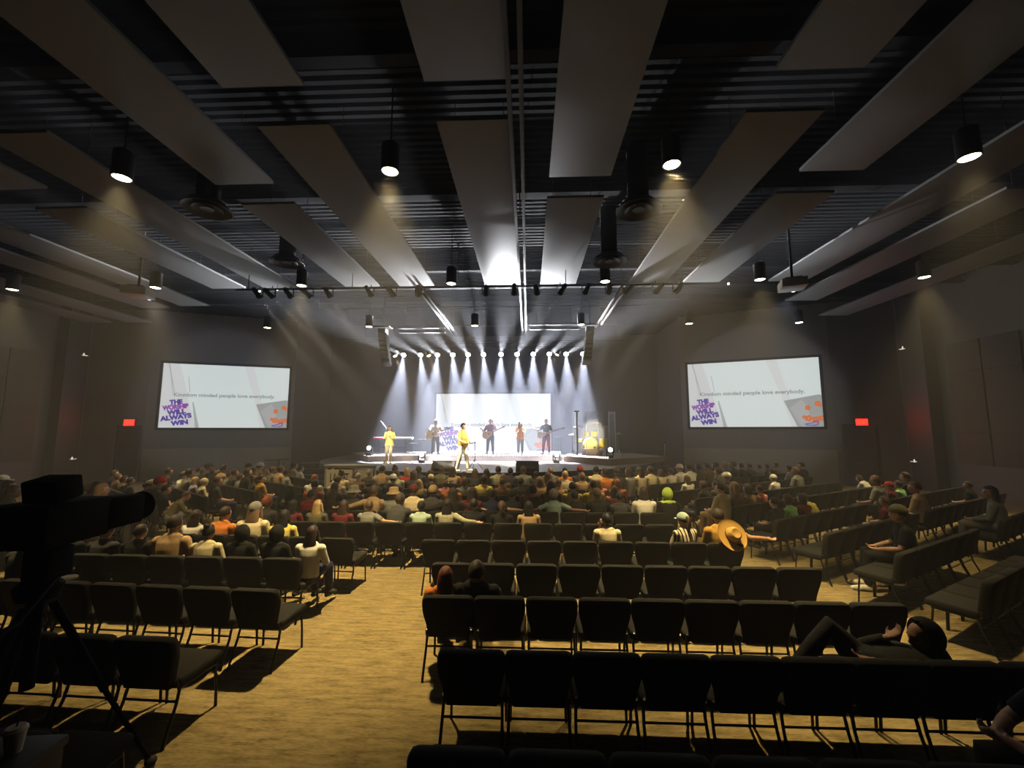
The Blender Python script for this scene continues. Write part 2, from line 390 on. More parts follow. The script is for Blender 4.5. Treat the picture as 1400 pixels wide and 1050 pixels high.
for k, (y, z) in enumerate(((14.9, 7.9), (17.2, 7.7), (20.0, 7.6), (22.3, 7.3))):
    tag(obj('conduit_pipe', MB().cyl((-9.5, y, z), (5.2, y, z), .035, n=8).cyl((-9, y, z), (-9, y, ZC - .1), .015, n=6).cyl((-2.3, y, z), (-2.3, y, ZC - .1), .015, n=6).cyl((4.8, y, z), (4.8, y, ZC - .1), .015, n=6), M_duct), 'thin dark pipe hung across the stage ceiling, %s from the camera' % ORD[k + 1], 'pipe', 'pipes over the stage')
# ------------------------------------------------------------------ round air diffusers
vent0 = None
for lab, (x, y, z) in (('left of the long panels, nearer the camera', tuple(atz(283, 287, 7.15))), ('right of the centre, nearer the camera', tuple(atz(873, 288, 7.1))), ('right of the centre, nearer the stage', tuple(atz(833, 358, 7.0))), ('left of the long panels, nearer the stage', tuple(atz(392, 360, 7.35)))):
    lab = 'round black ceiling air diffuser, ' + lab
    if vent0 is None:
        vent0 = thing('ceiling_vent', lab, 'air vent', (x, y, z), group='round air diffusers')
        obj('outer_ring', MB().lathe([(.30, .10), (.46, .0), (.47, .015), (.34, .16)], n=32), M_duct, vent0)
        obj('inner_ring', MB().lathe([(.17, .07), (.28, .0), (.29, .015), (.20, .12)], n=32), M_duct, vent0)
        obj('core', MB().lathe([(.02, .02), (.12, .01), (.13, .03), (.05, .1)], n=24), M_duct, vent0)
        obj('duct', MB().lathe([(.22, .1), (.22, 1.5)], n=24).lathe([(.34, .13), (.22, .22)], n=24), M_deck, vent0)
    else: dup(vent0, (x, y, z), 0, lab)
# ------------------------------------------------------------------ pendant downlights
DOWN = []
for r, (y, xs, z) in enumerate(((6.6, (-7.1, -2.34, 2.41, 7.17), 6.9), (12.1, (-16.2, -11.54, -6.91, -2.3, 2.31, 6.82, 11.47), 6.9), (17.2, (-11.23, -6.78, -2.24, 2.24, 6.7, 11.15), 6.9))):
    for i, x in enumerate(xs): DOWN.append((x, y, z, r, i))
d0 = None
M_lens = emi('downlight_lens', (1, .86, .52), 26)
for x, y, z, r, i in DOWN:
    lab = 'lit black can downlight, %s from left in the %s row from the camera' % (ORD[i + 1], ORD[r + 1])
    if d0 is None:
        d0 = thing('pendant_downlight', lab, 'ceiling light', (x, y, z), group='round pendant downlights')
        obj('can', MB().lathe([(.125, .0), (.145, -.02), (.155, .0), (.155, .46), (.12, .5), (.02, .5)], n=24), M_blackmetal, d0)
        obj('lens', MB().lathe([(.135, -.004), (.135, .02)], n=24), M_lens, d0)
        obj('stem', MB().cyl((0, 0, .49), (0, 0, 1.62), .014, n=8), M_blackmetal, d0)
        t = d0
    else: t = dup(d0, (x, y, z), 0, lab)
    L = bpy.data.lights.new('downlight', 'SPOT')
    L.energy = ((4300 if abs(x + .3) < 4 else 2600 if x < 0 else 1150), 1900, 260)[r]; L.color = (1, .74, .33); L.spot_size = math.radians(64); L.spot_blend = .9; L.shadow_soft_size = .10
    lo = bpy.data.objects.new('downlight_lamp', L); COL.objects.link(lo); lo.location = (x, y, z - .06)
# ------------------------------------------------------------------ stage lighting
def spot(name, loc, target, watts, col, deg, blend=.4, size=.05):
    L = bpy.data.lights.new(name, 'SPOT'); L.energy = watts; L.color = col; L.spot_size = math.radians(deg); L.spot_blend = blend; L.shadow_soft_size = size
    o = bpy.data.objects.new(name, L); COL.objects.link(o); o.location = loc
    o.rotation_euler = (V(target) - V(loc)).to_track_quat('-Z', 'Y').to_euler(); return o
def fixture(name, label, group, loc, target, lens, r=.09, ln=.3, pipe_up=.35):
    """hung lamp head: yoke, barrel, lens, clamp"""
    t = thing(name, label, 'stage light', loc, group=group)
    d = (V(target) - V(loc)).normalized(); q = quat_to(d)
    R = q.to_matrix()
    obj('barrel', MB().lathe([(r * .55, -ln), (r * .8, -ln * .9), (r * .85, -.08), (r, -.04), (r, .03), (r * .9, .04), (r * .9, .0)], n=16, rot=R), M_blackmetal, t)
    obj('lens', MB().lathe([(r * .88, .005), (r * .88, .012)], n=16, rot=R), lens, t)
    obj('yoke', MB().box((-r * 1.15, 0, .12), (.015, .05, .3)).box((r * 1.15, 0, .12), (.015, .05, .3)).box((0, 0, .27), (r * 2.4, .05, .015)).cyl((0, 0, .27), (0, 0, pipe_up), .015, n=8), M_blackmetal, t)
    return t
# upstage row of white lamps
def truss(name, label, x0, x1, y, z, hang):
    t = thing(name, label, 'truss', ((x0 + x1) / 2, y, z)); w = x1 - x0
    ch = MB()
    for dy, dz in ((-.14, .0), (.14, .0), (0, .25)): ch.cyl((-w / 2, dy, dz), (w / 2, dy, dz), .025, n=8)
    obj('chord', ch, M_blackmetal, t)
    lc = MB(); n = int(w / .4)
    for k in range(n):
        a = -w / 2 + k * w / n; b = a + w / n / 2
        for dy in (-.14, .14): lc.cyl((a, dy, 0), (b, 0, .25), .01, n=6).cyl((b, 0, .25), (a + w / n, dy, 0), .01, n=6)
    obj('lattice', lc, M_blackmetal, t)
    for k in range(4): obj('hanger', MB().cyl((-w / 2 + .5 + k * (w - 1) / 3, 0, .25), (-w / 2 + .5 + k * (w - 1) / 3, 0, hang), .012, n=6), M_blackmetal, t)
truss('lighting_truss', 'black lighting truss carrying the white lamps over the stage', -7.2, 3.4, 22.4, 6.98, ZC - 7.1)
wl = [552, 575, 598, 619, 640, 661, 685, 707, 729, 751, 774, 797]
M_par = emi('par_white', (.93, .95, 1.), 70)
for i, px in enumerate(wl):
    p = aty(px, 484, 22.2); p.z = 6.58
    tgt = (p.x, p.y - 1.6, 1.2) if i % 2 == 0 else (p.x + .3, p.y + 2.0, .6)
    fixture('hanging_wash_light', 'white wash lamp, %s from left on the truss over the stage' % ORD[i + 1], 'white lamps over the stage', p, (p.x, p.y - 5.2, 2.4), M_par, .135, .28)
    q = p + (V((p.x, p.y - 5.2, 2.4)) - p).normalized() * .06
    spot('wash_lamp', q, tgt, 80000, (.78, .83, 1.), 30, .7)
    tx = XC + (p.x - XC) * 2.1
    spot('panel_fill', q + V((0, -.01, 0)), (tx, 13.5, q.z + 1.95), 42000, (.93, .95, 1.), 20, 1.)  # added spot without its own fixture, aimed up to brighten the ceiling panels
for i, (px, py, tg, ) in enumerate(((540, 487, (-3.9, 19.5, 1)), (586, 486, (-2.4, 19.5, 1)), (762, 485, (-1.3, 19.6, 1)), (803, 490, (-.1, 19.4, 1)))):
    p = aty(px, py, 21.7); p.z = 6.45
    fixture('hanging_moving_head', 'warm moving head lamp hung under the truss, %s from left' % ORD[i + 1], 'warm moving heads under the truss', p, tg, emi('warm_mover', (1, .74, .38), 40), .10, .26, .4)
    spot('mover_lamp', p + (V(tg) - p).normalized() * .06, tg, 14000, (1, .70, .38), 15, .35)
# front lighting bar over the audience
bar = thing('lighting_pipe', 'long black lighting pipe hung across the hall before the stage', 'pipe', (-2.2, 12.7, 7.0))
obj('pipe', MB().cyl((-7.2, 0, 0), (7.4, 0, 0), .03, n=8), M_blackmetal, bar)
for x in (-6.8, -3.4, 0, 3.4, 7.0): obj('hanger', MB().cyl((x, 0, 0), (x, 0, ZC - 7.1), .012, n=6), M_blackmetal, bar)
FR = [355, 372, 397, 424, 451, 507, 538, 572, 664, 703, 734, 766, 800, 832, 856, 897, 925]
for i, px in enumerate(FR):
    p = aty(px, 404, 12.6); p.z = 6.72
    k = i / (len(FR) - 1)
    tg = V((-6.6 + 9.4 * ((i * 5) % len(FR)) / 16.0 * .55 + 4.2 * k, 17.5 + (i % 3) * 1.6, 1.8))
    if i in (5, 11): tg = V((-2.4, 15.3, 2.1 if i == 11 else 1.45))
    if i in (13,): tg = V((3.0, 20.3, 1.8))
    if i in (2,): tg = V((-6.4, 19.35, 2.0))
    fixture('front_spotlight', 'black front spotlight, %s from left on the pipe before the stage' % ORD[i + 1], 'front spotlights on the hung pipe', p, tg, emi('front_lens', (1, .88, .66), 5), .085, .34)
    spot('front_lamp', p + (tg - p).normalized() * .07, tg, 10000, (1, .90, .72), 8.5, .5)
for i, (px, py) in enumerate(((355, 398), (379, 396), (928, 388), (996, 388))):
    p = aty(px, py, 13.6)
    t = thing('clip_lamp', 'tiny white clip lamp hung near the panel ends, %s from left' % ORD[i + 1], 'stage light', p, group='tiny white clip lamps')
    obj('bulb', MB().ell((0, 0, 0), (.035, .035, .035)), emi('tiny_bulb', (.95, .97, 1), 6), t)
    obj('cord', MB().cyl((0, 0, .03), (0, 0, ZC - p.z - .1), .008, n=6), M_blackmetal, t)
# ------------------------------------------------------------------ line arrays
for lab, x, sg in (('left', -6.45, 1), ('right', 2.72, -1)):
    t = thing('hanging_speaker_array', 'curved hanging loudspeaker array at the %s of the stage lights' % lab, 'loudspeaker', (x, 18.0, 0))
    z = 6.98; ang = 0.; yy = 0.
    for k in range(8):
        R = rx(-ang)
        obj('speaker_cabinet', MB().box((sg * .04 * k * .5, yy, z - .1), (.34, .40, .19), R, bev=.02), mat('grey_array', (.16, .16, .165), .5), t)
        z -= .2 * math.cos(ang); yy += -.2 * math.sin(ang) * .9 * -1; ang += .055
    obj('rigging', MB().box((0, 0, 7.05), (.7, .5, .05)).cyl((0, 0, 7.05), (0, 0, ZC - .1), .02, n=8), M_blackmetal, t)
# ------------------------------------------------------------------ projectors
for lab, (x, y, z) in (('right', (7.42, 11.6, 6.55)), ('left', (-11.58, 11.6, 6.57))):
    t = thing('hanging_projector', 'ceiling projector on a black pole aimed at the %s screen' % lab, 'projector', (x, y, z), (-.35 if lab == 'right' else .35))
    obj('body', MB().box((0, 0, 0), (.62, .62, .24), bev=.03), mat('grey_projector', (.25, .25, .25), .5), t)
    obj('lens', MB().lathe([(.08, 0), (.09, .12), (.07, .13)], (.1, .3, -.01), 16, rx(-PI / 2)), emi('projector_glow', (.7, .75, 1), 3), t)
    obj('pole', MB().cyl((0, 0, .1), (0, 0, ZC - z - .12), .035, n=10).box((0, 0, .15), (.4, .4, .04)), M_blackmetal, t)
    tg = (11.2, 21.0, 4.2) if lab == 'right' else (-15.9, 21.0, 4.2)
    spot('projector_beam', V((x, y, z)) + (V(tg) - V((x, y, z))).normalized() * .75, tg, 500, (.75, .8, 1), 44, .2)
# ------------------------------------------------------------------ stage
SCX, SCY, SR = -2.1, 23.65, 8.75
def arc(r, n=40, x_lim=None):
    P = []
    for k in range(n + 1):
        a = PI + .12 + (PI - .24) * k / n
        P.append((SCX + r * math.cos(a), SCY + r * math.sin(a)))
    return P
def half(r): return arc(r) + [(SCX + r * .99, 26.3), (SCX - r * .99, 26.3)]
struct('stage_floor', MB().prism(half(SR), .78, 1.0), M_stage).data.materials.append(M_fascia)
so = bpy.data.objects['stage_floor']
for p in so.data.polygons: p.material_index = 0 if p.normal.z > .5 else 1
struct('stage_floor_base', MB().prism(half(SR - .35), 0, .78), M_step)
def poly_box(P, z0, z1): return MB().prism(P, z0, z1)
tag(obj('band_riser', poly_box([(-5.0, 20.25), (1.62, 20.35), (1.9, 25.2), (-5.4, 25.2)], 1.0, 1.25), M_stage), 'low pale riser under the band before the video wall', 'riser')
tag(obj('keyboard_riser', poly_box([(-7.5, 19.62), (-5.36, 20.5), (-5.8, 23.8), (-9.45, 23.4), (-9.4, 22.3)], 1.0, 1.27), M_riser), 'low brown carpeted riser under the keyboards, stage left side', 'riser')
tag(obj('drum_riser', poly_box([(1.68, 20.1), (3.5, 18.1), (6.4, 20.2), (5.6, 22.8), (2.2, 22.8)], 1.0, 1.27), M_riser), 'low brown carpeted riser under the drum kit', 'riser')
M_dot = emi('led_dot', (1., .86, .88), 9)
def light_bar(label, a, b, n, z):
    a = V((*a, z)); b = V((*b, z)); d = b - a
    t = thing('led_bar', label, 'light bar', (a + b) / 2, math.atan2(d.y, d.x), group='led bars on the riser edges')
    L = d.length
    obj('housing', MB().box((0, 0, .04), (L, .09, .08), bev=.01), M_blackmetal, t)
    for k in range(n): obj('lamp', MB().ell((-L / 2 + L * (k + .5) / n, -.05, .045), (.035, .02, .035), u=8, v=6), M_dot, t)
light_bar('row of white lamps along the band riser, left half', (-4.9, 20.34), (-1.72, 20.39), 26, 1.25)
light_bar('row of white lamps along the band riser, right half', (-1.66, 20.39), (1.55, 20.45), 26, 1.25)
light_bar('row of pink-white lamps on the keyboard riser edge', (-7.3, 19.85), (-5.6, 20.55), 20, 1.27)
light_bar('row of pink-white lamps on the drum riser edge', (1.85, 20.15), (3.5, 18.35), 22, 1.27)
for x in (-4.0, -2.6, -1.0, .6):
    L = bpy.data.lights.new('led_bar_glow', 'AREA'); L.energy = 14; L.color = (1, .86, .92); L.shape = 'RECTANGLE'; L.size = 1.5; L.size_y = .06
    o = bpy.data.objects.new('led_bar_glow', L); COL.objects.link(o); o.location = (x, 20.03, 1.17); o.rotation_euler = (math.radians(50), 0, 0)
for lab, (x, y, z) in (('on the keyboard riser', (-7.75, 20.3, 1.27)), ('between keyboards and band', (-4.95, 19.5, 1.0)), ('between the band and the drums', (1.3, 19.6, 1.0)), ('on the drum riser front', (3.62, 18.9, 1.27))):
    t = thing('floor_moving_light', 'moving head light with glowing lens standing %s' % lab, 'stage light', (x, y, z), group='moving heads on the stage floor')
    obj('base', MB().box((0, 0, .06), (.28, .26, .12), bev=.02), M_blackmetal, t)
    obj('yoke', MB().box((-.15, 0, .24), (.04, .1, .3), bev=.01).box((.15, 0, .24), (.04, .1, .3), bev=.01), M_blackmetal, t)
    R = quat_to((.1, -1, .25)).to_matrix()
    obj('head', MB().lathe([(.05, -.16), (.11, -.13), (.12, .08), (.105, .1)], (0, 0, .34), 16, R), M_blackmetal, t)
    obj('lens', MB().lathe([(.1, .1), (.1, .112)], (0, 0, .34), 16, R), emi('floor_mover', (1, .95, .86), 7), t)
for lab, px in (('left', 604), ('right', 721)):
    p = atz(px, 645.5, 1.0); 
    t = thing('wedge_monitor', 'black wedge monitor speaker at the stage lip, %s one' % lab, 'loudspeaker', (p.x, 15.45, 1.0), 0)
    obj('cabinet', MB().prism([(-.24, 0), (.2, 0), (.24, .12), (-.02, .38), (-.24, .34)], -.42, .42, Matrix(((0, 0, 1, 0), (-1, 0, 0, 0), (0, 1, 0, 0), (0, 0, 0, 1)))), mat('wedge_grey', (.07, .07, .07), .6), t)
    obj('grille', MB().box((0, .13, .25), (.76, .34, .015), rx(math.radians(133))), M_blackmetal, t)
# stairs and rail, left of the stage
t = thing('stage_stairs', 'black steps climbing to the stage beside the left screen wall', 'stairs', (-9.9, 18.7, 0))
for k in range(4): obj('tread', MB().box((0, .3 * k, .12 + .24 * k), (1.7, .3, .24), bev=.01), M_fascia, t)
t = thing('handrail', 'dark handrail at the foot of the left stage steps', 'rail', (-11.3, 18.6, 0))
obj('bar', MB().cyl((-.55, 0, 1.15), (.55, 0, 1.22), .03, n=8), M_blackmetal, t)
obj('post', MB().cyl((0.1, 0, 0), (.1, 0, 1.18), .025, n=8), M_blackmetal, t)
# white framed booth with banner
t = thing('banner_booth', 'white framed counter with a lettered cream banner before the stage', 'booth', (-6.28, 15.0, 0))
fr = MB()
for x in (-.88, .88):
    for y in (-.25, .25): fr.box((x, y, .6), (.06, .06, 1.2))
for y in (-.25, .25): fr.box((0, y, 1.2), (1.82, .06, .07)).box((0, y, .12), (1.82, .06, .05))
for x in (-.88, .88): fr.box((x, 0, 1.2), (.06, .5, .07))
obj('frame', fr, mat('pale_metal_frame', (.45, .43, .40), .4, .5), t)
obj('counter_top', MB().box((0, 0, 1.25), (1.9, .62, .04), bev=.01), mat('pale_counter', (.42, .40, .36), .5), t)
obj('banner', MB().box((-.38, -.27, .72), (.92, .02, .78)).box((.48, -.27, .72), (.66, .02, .78)), M_cream, t)
obj('lettering', text_mesh('LA   ET', .42, .003, bold=.008), M_black, t, loc=(-.38, -.284, .82), rot=(PI / 2, 0, 0)).scale = (.52, 1, 1)
obj('lettering', text_mesh('E', .42, .003, bold=.008), M_black, t, loc=(.28, -.284, .82), rot=(PI / 2, 0, 0)).scale = (.8, 1, 1)
# keyboards
t = thing('keyboard_stand', 'black stand with two shelves carrying the keyboards', 'stand', (-6.82, 21.0, 1.27))
ks = MB()
for x in (-.65, .65): ks.cyl((x, -.15, 0), (x, .15, .74), .02, n=8).cyl((x, .15, 0), (x, -.15, .74), .02, n=8).box((x, 0, .75), (.05, .4, .03))
ks.cyl((-.65, 0, .37), (.65, 0, .37), .02, n=8)
obj('legs_frame', ks, M_blackmetal, t)
for nm, x, w, c in (('red', -7.28, .95, (.5, .03, .05)), ('white', -6.3, .95, (.6, .58, .54))):
    t = thing('keyboard', '%s stage keyboard on the stand behind the person in yellow' % nm, 'keyboard', (x, 21.0, 2.035), group='keyboards on the left riser')
    obj('case', MB().box((0, 0, .05), (w, .34, .1), bev=.015), mat('keyboard_' + nm, c, .4), t)
    kk = MB()
    for k in range(24): kk.box((-w / 2 + .05 + k * (w - .1) / 23, .08, .108), (.9 * w / 25, .15, .014))
    obj('keys', kk, M_white, t)
def mic_stand(label, x, y, z, h, boom=None, top=None):
    t = thing('microphone_stand', label, 'microphone stand', (x, y, z), group='microphone stands on the stage')
    obj('base', MB().lathe([(.13, 0), (.13, .015), (.03, .03)], n=16), M_blackmetal, t)
    obj('pole', MB().cyl((0, 0, .02), (0, 0, h), .012, n=8), M_chrome, t)
    e = V((0, 0, h))
    if boom:
        b = V(boom); obj('boom', MB().cyl(e, e + b, .01, n=8), M_chrome, t); e = e + b
    if top == 'tray': obj('tray', MB().box(e, (.42, .28, .02), bev=.005), M_blackmetal, t)
    else: obj('microphone', MB().tube([e, e + V((-.02, -.12, .04))], [.014, .02], 8).ell(e + V((-.025, -.15, .05)), (.032, .032, .032), u=10, v=8), M_blackmetal, t)
mic_stand('boom microphone stand raised behind the person in yellow', -7.05, 20.6, 1.27, 1.35, (-.25, .1, .25))
p = atz(583, 629, 1.0); mic_stand('thin stand with flat tray left of the guitarist in cream', p.x, 20.0, 1.0, 1.05, None, 'tray')
mic_stand('low stand with flat tray beside the keyboard riser', p.x - .55, 20.4, 1.0, .85, None, 'tray')
mic_stand('tall thin stand with tray between bassist and drums', 1.55, 20.9, 1.0, 1.15, None, 'tray')
mic_stand('single chrome stand right of the drum riser', 5.75, 18.0, 1.0, .95)
t = thing('music_stand', 'thin black tripod stand just behind the speaker in mustard', 'stand', (-2.0, 15.75, 1.0))
for a in (.4, 2.5, 4.6): obj('leg', MB().cyl((0, 0, .42), (.34 * math.cos(a), .34 * math.sin(a), .01), .011, n=6), M_blackmetal, t)
obj('pole', MB().cyl((0, 0, .3), (0, 0, 1.02), .012, n=6), M_blackmetal, t)
obj('desk', MB().box((0, 0, 1.03), (.06, .05, .04), bev=.004), M_blackmetal, t)
for lab, x in (('left', -4.35), ('right', 1.25)):
    t = tag(obj('floor_bottle', MB().lathe([(.045, 0), (.05, .02), (.05, .2), (.02, .26), (.02, .3)], n=12), M_white, loc=(x, 19.75, 1.0)), 'small white bottle standing on the stage, %s of the led row' % lab, 'bottle')
# ------------------------------------------------------------------ drum kit behind clear screens
M_plexi = mat('clear_acrylic', (.9, .92, .9), .05, alpha=.10, spec=.9, var=.02)
t = thing('drum_shield', 'clear folding acrylic screens standing around the drum kit', 'drum shield', (3.1, 20.1, 1.27))
P = [(-.92, .5), (-.80, -.18), (-.42, -.62), (.10, -.78), (.62, -.66), (1.0, -.2)]
for k in range(5):
    a, b = V((*P[k], 0)), V((*P[k + 1], 0)); c = (a + b) / 2; d = b - a
    obj('acrylic_sheet', MB().box((c.x, c.y, 1.05), (d.length - .03, .012, 2.05), rz(math.atan2(d.y, d.x))), M_plexi, t)
hp = MB()
for k in range(6): hp.cyl((*P[k], 0), (*P[k], 2.1), .018 if k != 1 else .045, n=8)
obj('hinge_post', hp, mat('clear_post', (.5, .52, .5), .25, .4), t)
obj('top_cap', MB().box((*P[1], 2.12), (.26, .1, .05)), M_chrome, t)
M_yel = mat('yellow_drum', (.72, .55, .05), .35)
M_wood = mat('drum_wood', (.18, .09, .04), .4)
kit = thing('drum_kit', 'yellow drum kit behind the clear screens', 'drum kit', (3.0, 20.5, 1.27))
bd = obj('bass_drum', MB().lathe([(.33, -.25), (.33, .25)], (0, 0, .52), 32, rx(PI / 2)), M_wood, kit)
obj('drum_head', MB().lathe([(.30, 0), (.30, .012)], (0, -.25, .52), 32, rx(PI / 2)), mat('yellow_drum_head', (.80, .64, .08), .4, var=.05), bd)
obj('hoop', MB().tube([(.325 * math.cos(a), -.255, .52 + .325 * math.sin(a)) for a in [k * PI / 16 for k in range(32)]], .018, 8, closed=True), M_yel, bd)
obj('port_hole', MB().lathe([(.06, 0), (.06, .016)], (.17, -.252, .40), 16, rx(PI / 2)), M_black, bd)
for nm, x, y, z, r, h in (('rack_tom', -.18, -.02, 1.02, .13, .2), ('rack_tom', .2, -.02, 1.04, .15, .22), ('floor_tom', .62, .05, .62, .2, .4), ('snare_drum', -.52, .12, .72, .17, .14)):
    d = obj(nm, MB().lathe([(r, -h / 2), (r, h / 2)], (x, y, z), 24), M_yel, kit)
    obj('drum_head', MB().lathe([(r * .97, 0), (r * .97, .012)], (x, y, z + h / 2), 24), M_white, d)
    if z < .9: obj('drum_legs', MB().cyl((x - r, y, 0), (x - r * .7, y, z), .012, n=6).cyl((x + r, y, 0), (x + r * .7, y, z), .012, n=6).cyl((x, y + r, 0), (x, y + r * .7, z), .012, n=6), M_chrome, d)
M_brass = mat('brass_cymbal', (.55, .38, .10), .3, .9)
for x, y, z, r, s in ((-.62, .1, 1.35, .22, .2), (.72, .15, 1.38, .25, -.25), (.35, .3, 1.55, .22, -.15), (1.3, -.3, 1.05, .2, .1), (-.85, .0, 1.0, .17, 0)):
    c = obj('cymbal', MB().lathe([(r, 0), (r * .5, .02), (.06, .03), (.05, .06), (.01, .07)], (x, y, z), 24, ry(s)), M_brass, kit)
    obj('cymbal_stand', MB().cyl((x, y, 0), (x, y, z + .02), .012, n=6).cyl((x, y, .3), (x + .2, y + .1, 0), .01, n=6).cyl((x, y, .3), (x - .2, y + .1, 0), .01, n=6).cyl((x, y, .3), (x, y - .2, 0), .01, n=6), M_chrome, c)
tag(obj('drum_baffle', MB().box((0, 0, .18), (.95, .12, .36), bev=.02), mat('brown_wood_box', (.15, .09, .05), .6), loc=(3.02, 20.02, 1.27)), 'low brown wooden baffle before the yellow bass drum', 'box')
# ------------------------------------------------------------------ chairs
def back_shell(mb):
    prof = [(.40, .196), (.43, .205), (.48, .214), (.54, .226), (.60, .244), (.66, .257), (.74, .2615), (.785, .258), (.81, .245), (.822, .215)]
    out = [(x, z) for z, x in prof] + [(-x, z) for z, x in prof[::-1]]
    cz = .61
    layers = [(-.048, .95), (-.036, .99), (.0, 1.), (.03, .985), (.048, .92), (.056, .75)]
    R = []
    for y, s in layers:
        R.append([mb.bm.verts.new((x * s, y - .235 - (z - .42) * .19, cz + (z - cz) * (1 - (1 - s) * .8))) for x, z in out])
    n = len(out)
    for i in range(len(R) - 1):
        for k in range(n): mb.bm.faces.new((R[i][k], R[i][(k + 1) % n], R[i + 1][(k + 1) % n], R[i + 1][k]))
    mb.bm.faces.new(R[0][::-1]); mb.bm.faces.new(R[-1])
    return mb
def seat_shell(mb): return mb.box((0, .015, .425), (.505, .46, .085), rx(.03), bev=.03, seg=3)
def leg_f(mb, s): return mb.tube([(s * .232, .17, .40), (s * .236, .195, .2), (s * .24, .205, .0)], .0125, 8, cap='flat')
def leg_r(mb, s): return mb.tube([(s * .225, -.235, .46), (s * .23, -.20, .37), (s * .233, -.225, .27), (s * .237, -.285, .13), (s * .24, -.335, .0)], .0125, 8, cap='flat')
def rails(mb):
    for s in (-1, 1): mb.tube([(s * .232, .19, .375), (s * .228, -.21, .375)], .0125, 6, cap='flat')
    return mb.tube([(-.232, .12, .37), (.232, .12, .37)], .012, 6, cap='flat')
def str_r(mb): return mb.tube([(-.232, -.222, .29), (.232, -.222, .29)], .010, 6, cap='flat')
CH = dict(backrest=(back_shell(MB()).mesh('backrest', 60), M_fabric), seat=(seat_shell(MB()).mesh('seat', 60), M_fabric), frame=(rails(MB()).mesh('frame'), M_chairmetal), stretcher=(str_r(MB()).mesh('stretcher'), M_chairmetal))
LEGS = [f(MB(), s).mesh('leg') for f in (leg_f, leg_r) for s in (-1, 1)]
far = MB(); back_shell(far); seat_shell(far); nf = len(far.bm.faces)
for f in (leg_f, leg_r):
    for s in (-1, 1): f(far, s)
rails(far); str_r(far)
FAR = far.mesh('church_chair', 55); FAR.materials.append(M_fabric); FAR.materials.append(M_chairmetal)
FAR.polygons.foreach_set('material_index', [0 if i < nf else 1 for i in range(len(FAR.polygons))])
chair0 = None
NCH = 0
def chair(p, ang, label, group, near):
    global chair0, NCH
    NCH += 1
    if not near:
        return tag(obj('church_chair', FAR, None, loc=p, rotz=ang), label, 'chair', group)
    if chair0 is None:
        chair0 = thing('church_chair', label, 'chair', p, ang, group)
        for k, (me, m) in CH.items(): obj(k, me, m, chair0)
        for me in LEGS: obj('leg', me, M_chairmetal, chair0)
        return chair0
    return dup(chair0, p, ang, label, group)
ROWS = {'C': [], 'L': [], 'R': []}      # (normal, offset, direction) of each row's seat line
def row(sec, p0, ang, n, pitch, where, near, skip=()):
    u = V((math.cos(ang), math.sin(ang), 0)); nn = V((-u.y, u.x, 0))
    for k in range(n):
        if k in skip: continue
        p = V((p0[0], p0[1], 0)) + u * (pitch * (k + .5)) + nn * .30
        chair(p, ang, 'charcoal chair, %s from left in %s' % (ORD[k + 1], where.replace('the ', '').replace(' from the', ' from').replace('of the aisle', 'of aisle')), 'charcoal chairs of the rows', near)
    if sec: s0 = u.dot(V((p0[0], p0[1], 0))); ROWS[sec].append((nn, nn.dot(V((p0[0], p0[1], 0))) + .32, u, where, s0, s0 + n * pitch))
# rows right of the near aisle
NEAR_R = [(-.65, 2.40, 9, .53), (-.70, 3.40, 10, .515), (-1.09, 4.45, 9, .528), (-1.24, 5.50, 9, .535), (-1.66, 6.62, 9, .542)]
for i, (x, y, n, pt) in enumerate(NEAR_R):
    row(None, (x, y), -.006, n, pt, 'the %s row from the camera, right of the aisle' % ORD[i + 1], True)
NEAR_L = [(-2.66, 2.42, 4, .54, -.03), (-2.85, 3.49, 5, .54, -.04), (-2.62, 4.53, 7, .56, -.062), (-2.98, 5.61, 7, .545, -.03), (-2.72, 6.64, 6, .54, -.075)]
for i, (x, y, n, pt, a) in enumerate(NEAR_L):
    row(None, (x - n * pt * math.cos(a), y - n * pt * math.sin(a)), a, n, pt, 'the %s row from the camera, left of the aisle' % ORD[i + 1], True)
CY = [7.8, 8.88, 9.95, 11.05, 12.15, 13.25]
for i, y in enumerate(CY):
    x0, n = ((-4.46, 13), (-5.9, 16), (-5.75, 16), (-6.2, 16), (-6.0, 16), (-5.8, 16))[i]
    row('C', (x0, y), 0., n, .545, 'the %s centre row from the stage' % ORD[6 - i], i < 2)
RA = math.radians(31)
def rp(n, s): return (s * math.cos(RA) - n * math.sin(RA), s * math.sin(RA) + n * math.cos(RA))
RW = [(1.72, [(6.97, 7)]), (2.65, [(7.47, 6), (12.0, 6)]), (3.70, [(7.86, 7), (12.0, 10)]), (4.70, [(8.22, 7), (13.0, 10)]), (5.95, [(8.86, 14)]), (7.05, [(9.04, 14)]), (8.17, [(9.47, 14)]), (9.45, [(9.95, 16)])]
for i, (n, segs) in enumerate(RW):
    for q, (s, c) in enumerate(segs):
        w = 'the %s right-wing row from the stage' % ORD[8 - i] + (', wall side' if q else '')
        row('R', rp(n, s), RA, c, .52, w, n < 5)
LA = math.radians(-35)
def lp(n, s): return (n * math.sin(-LA) + s * math.cos(LA), n * math.cos(LA) + s * math.sin(LA))
LW = [(.5, -11.7, 9), (1.67, -11.9, 10), (2.8, -12.1, 12), (3.95, -12.7, 11), (5.1, -12.75, 11), (6.25, -12.45, 12), (7.4, -13.9, 9)]
for i, (n, s1, c) in enumerate(LW):
    row('L', lp(n, s1 - c * .53), LA, c, .53, 'the %s left-wing row from the stage' % ORD[7 - i], False)
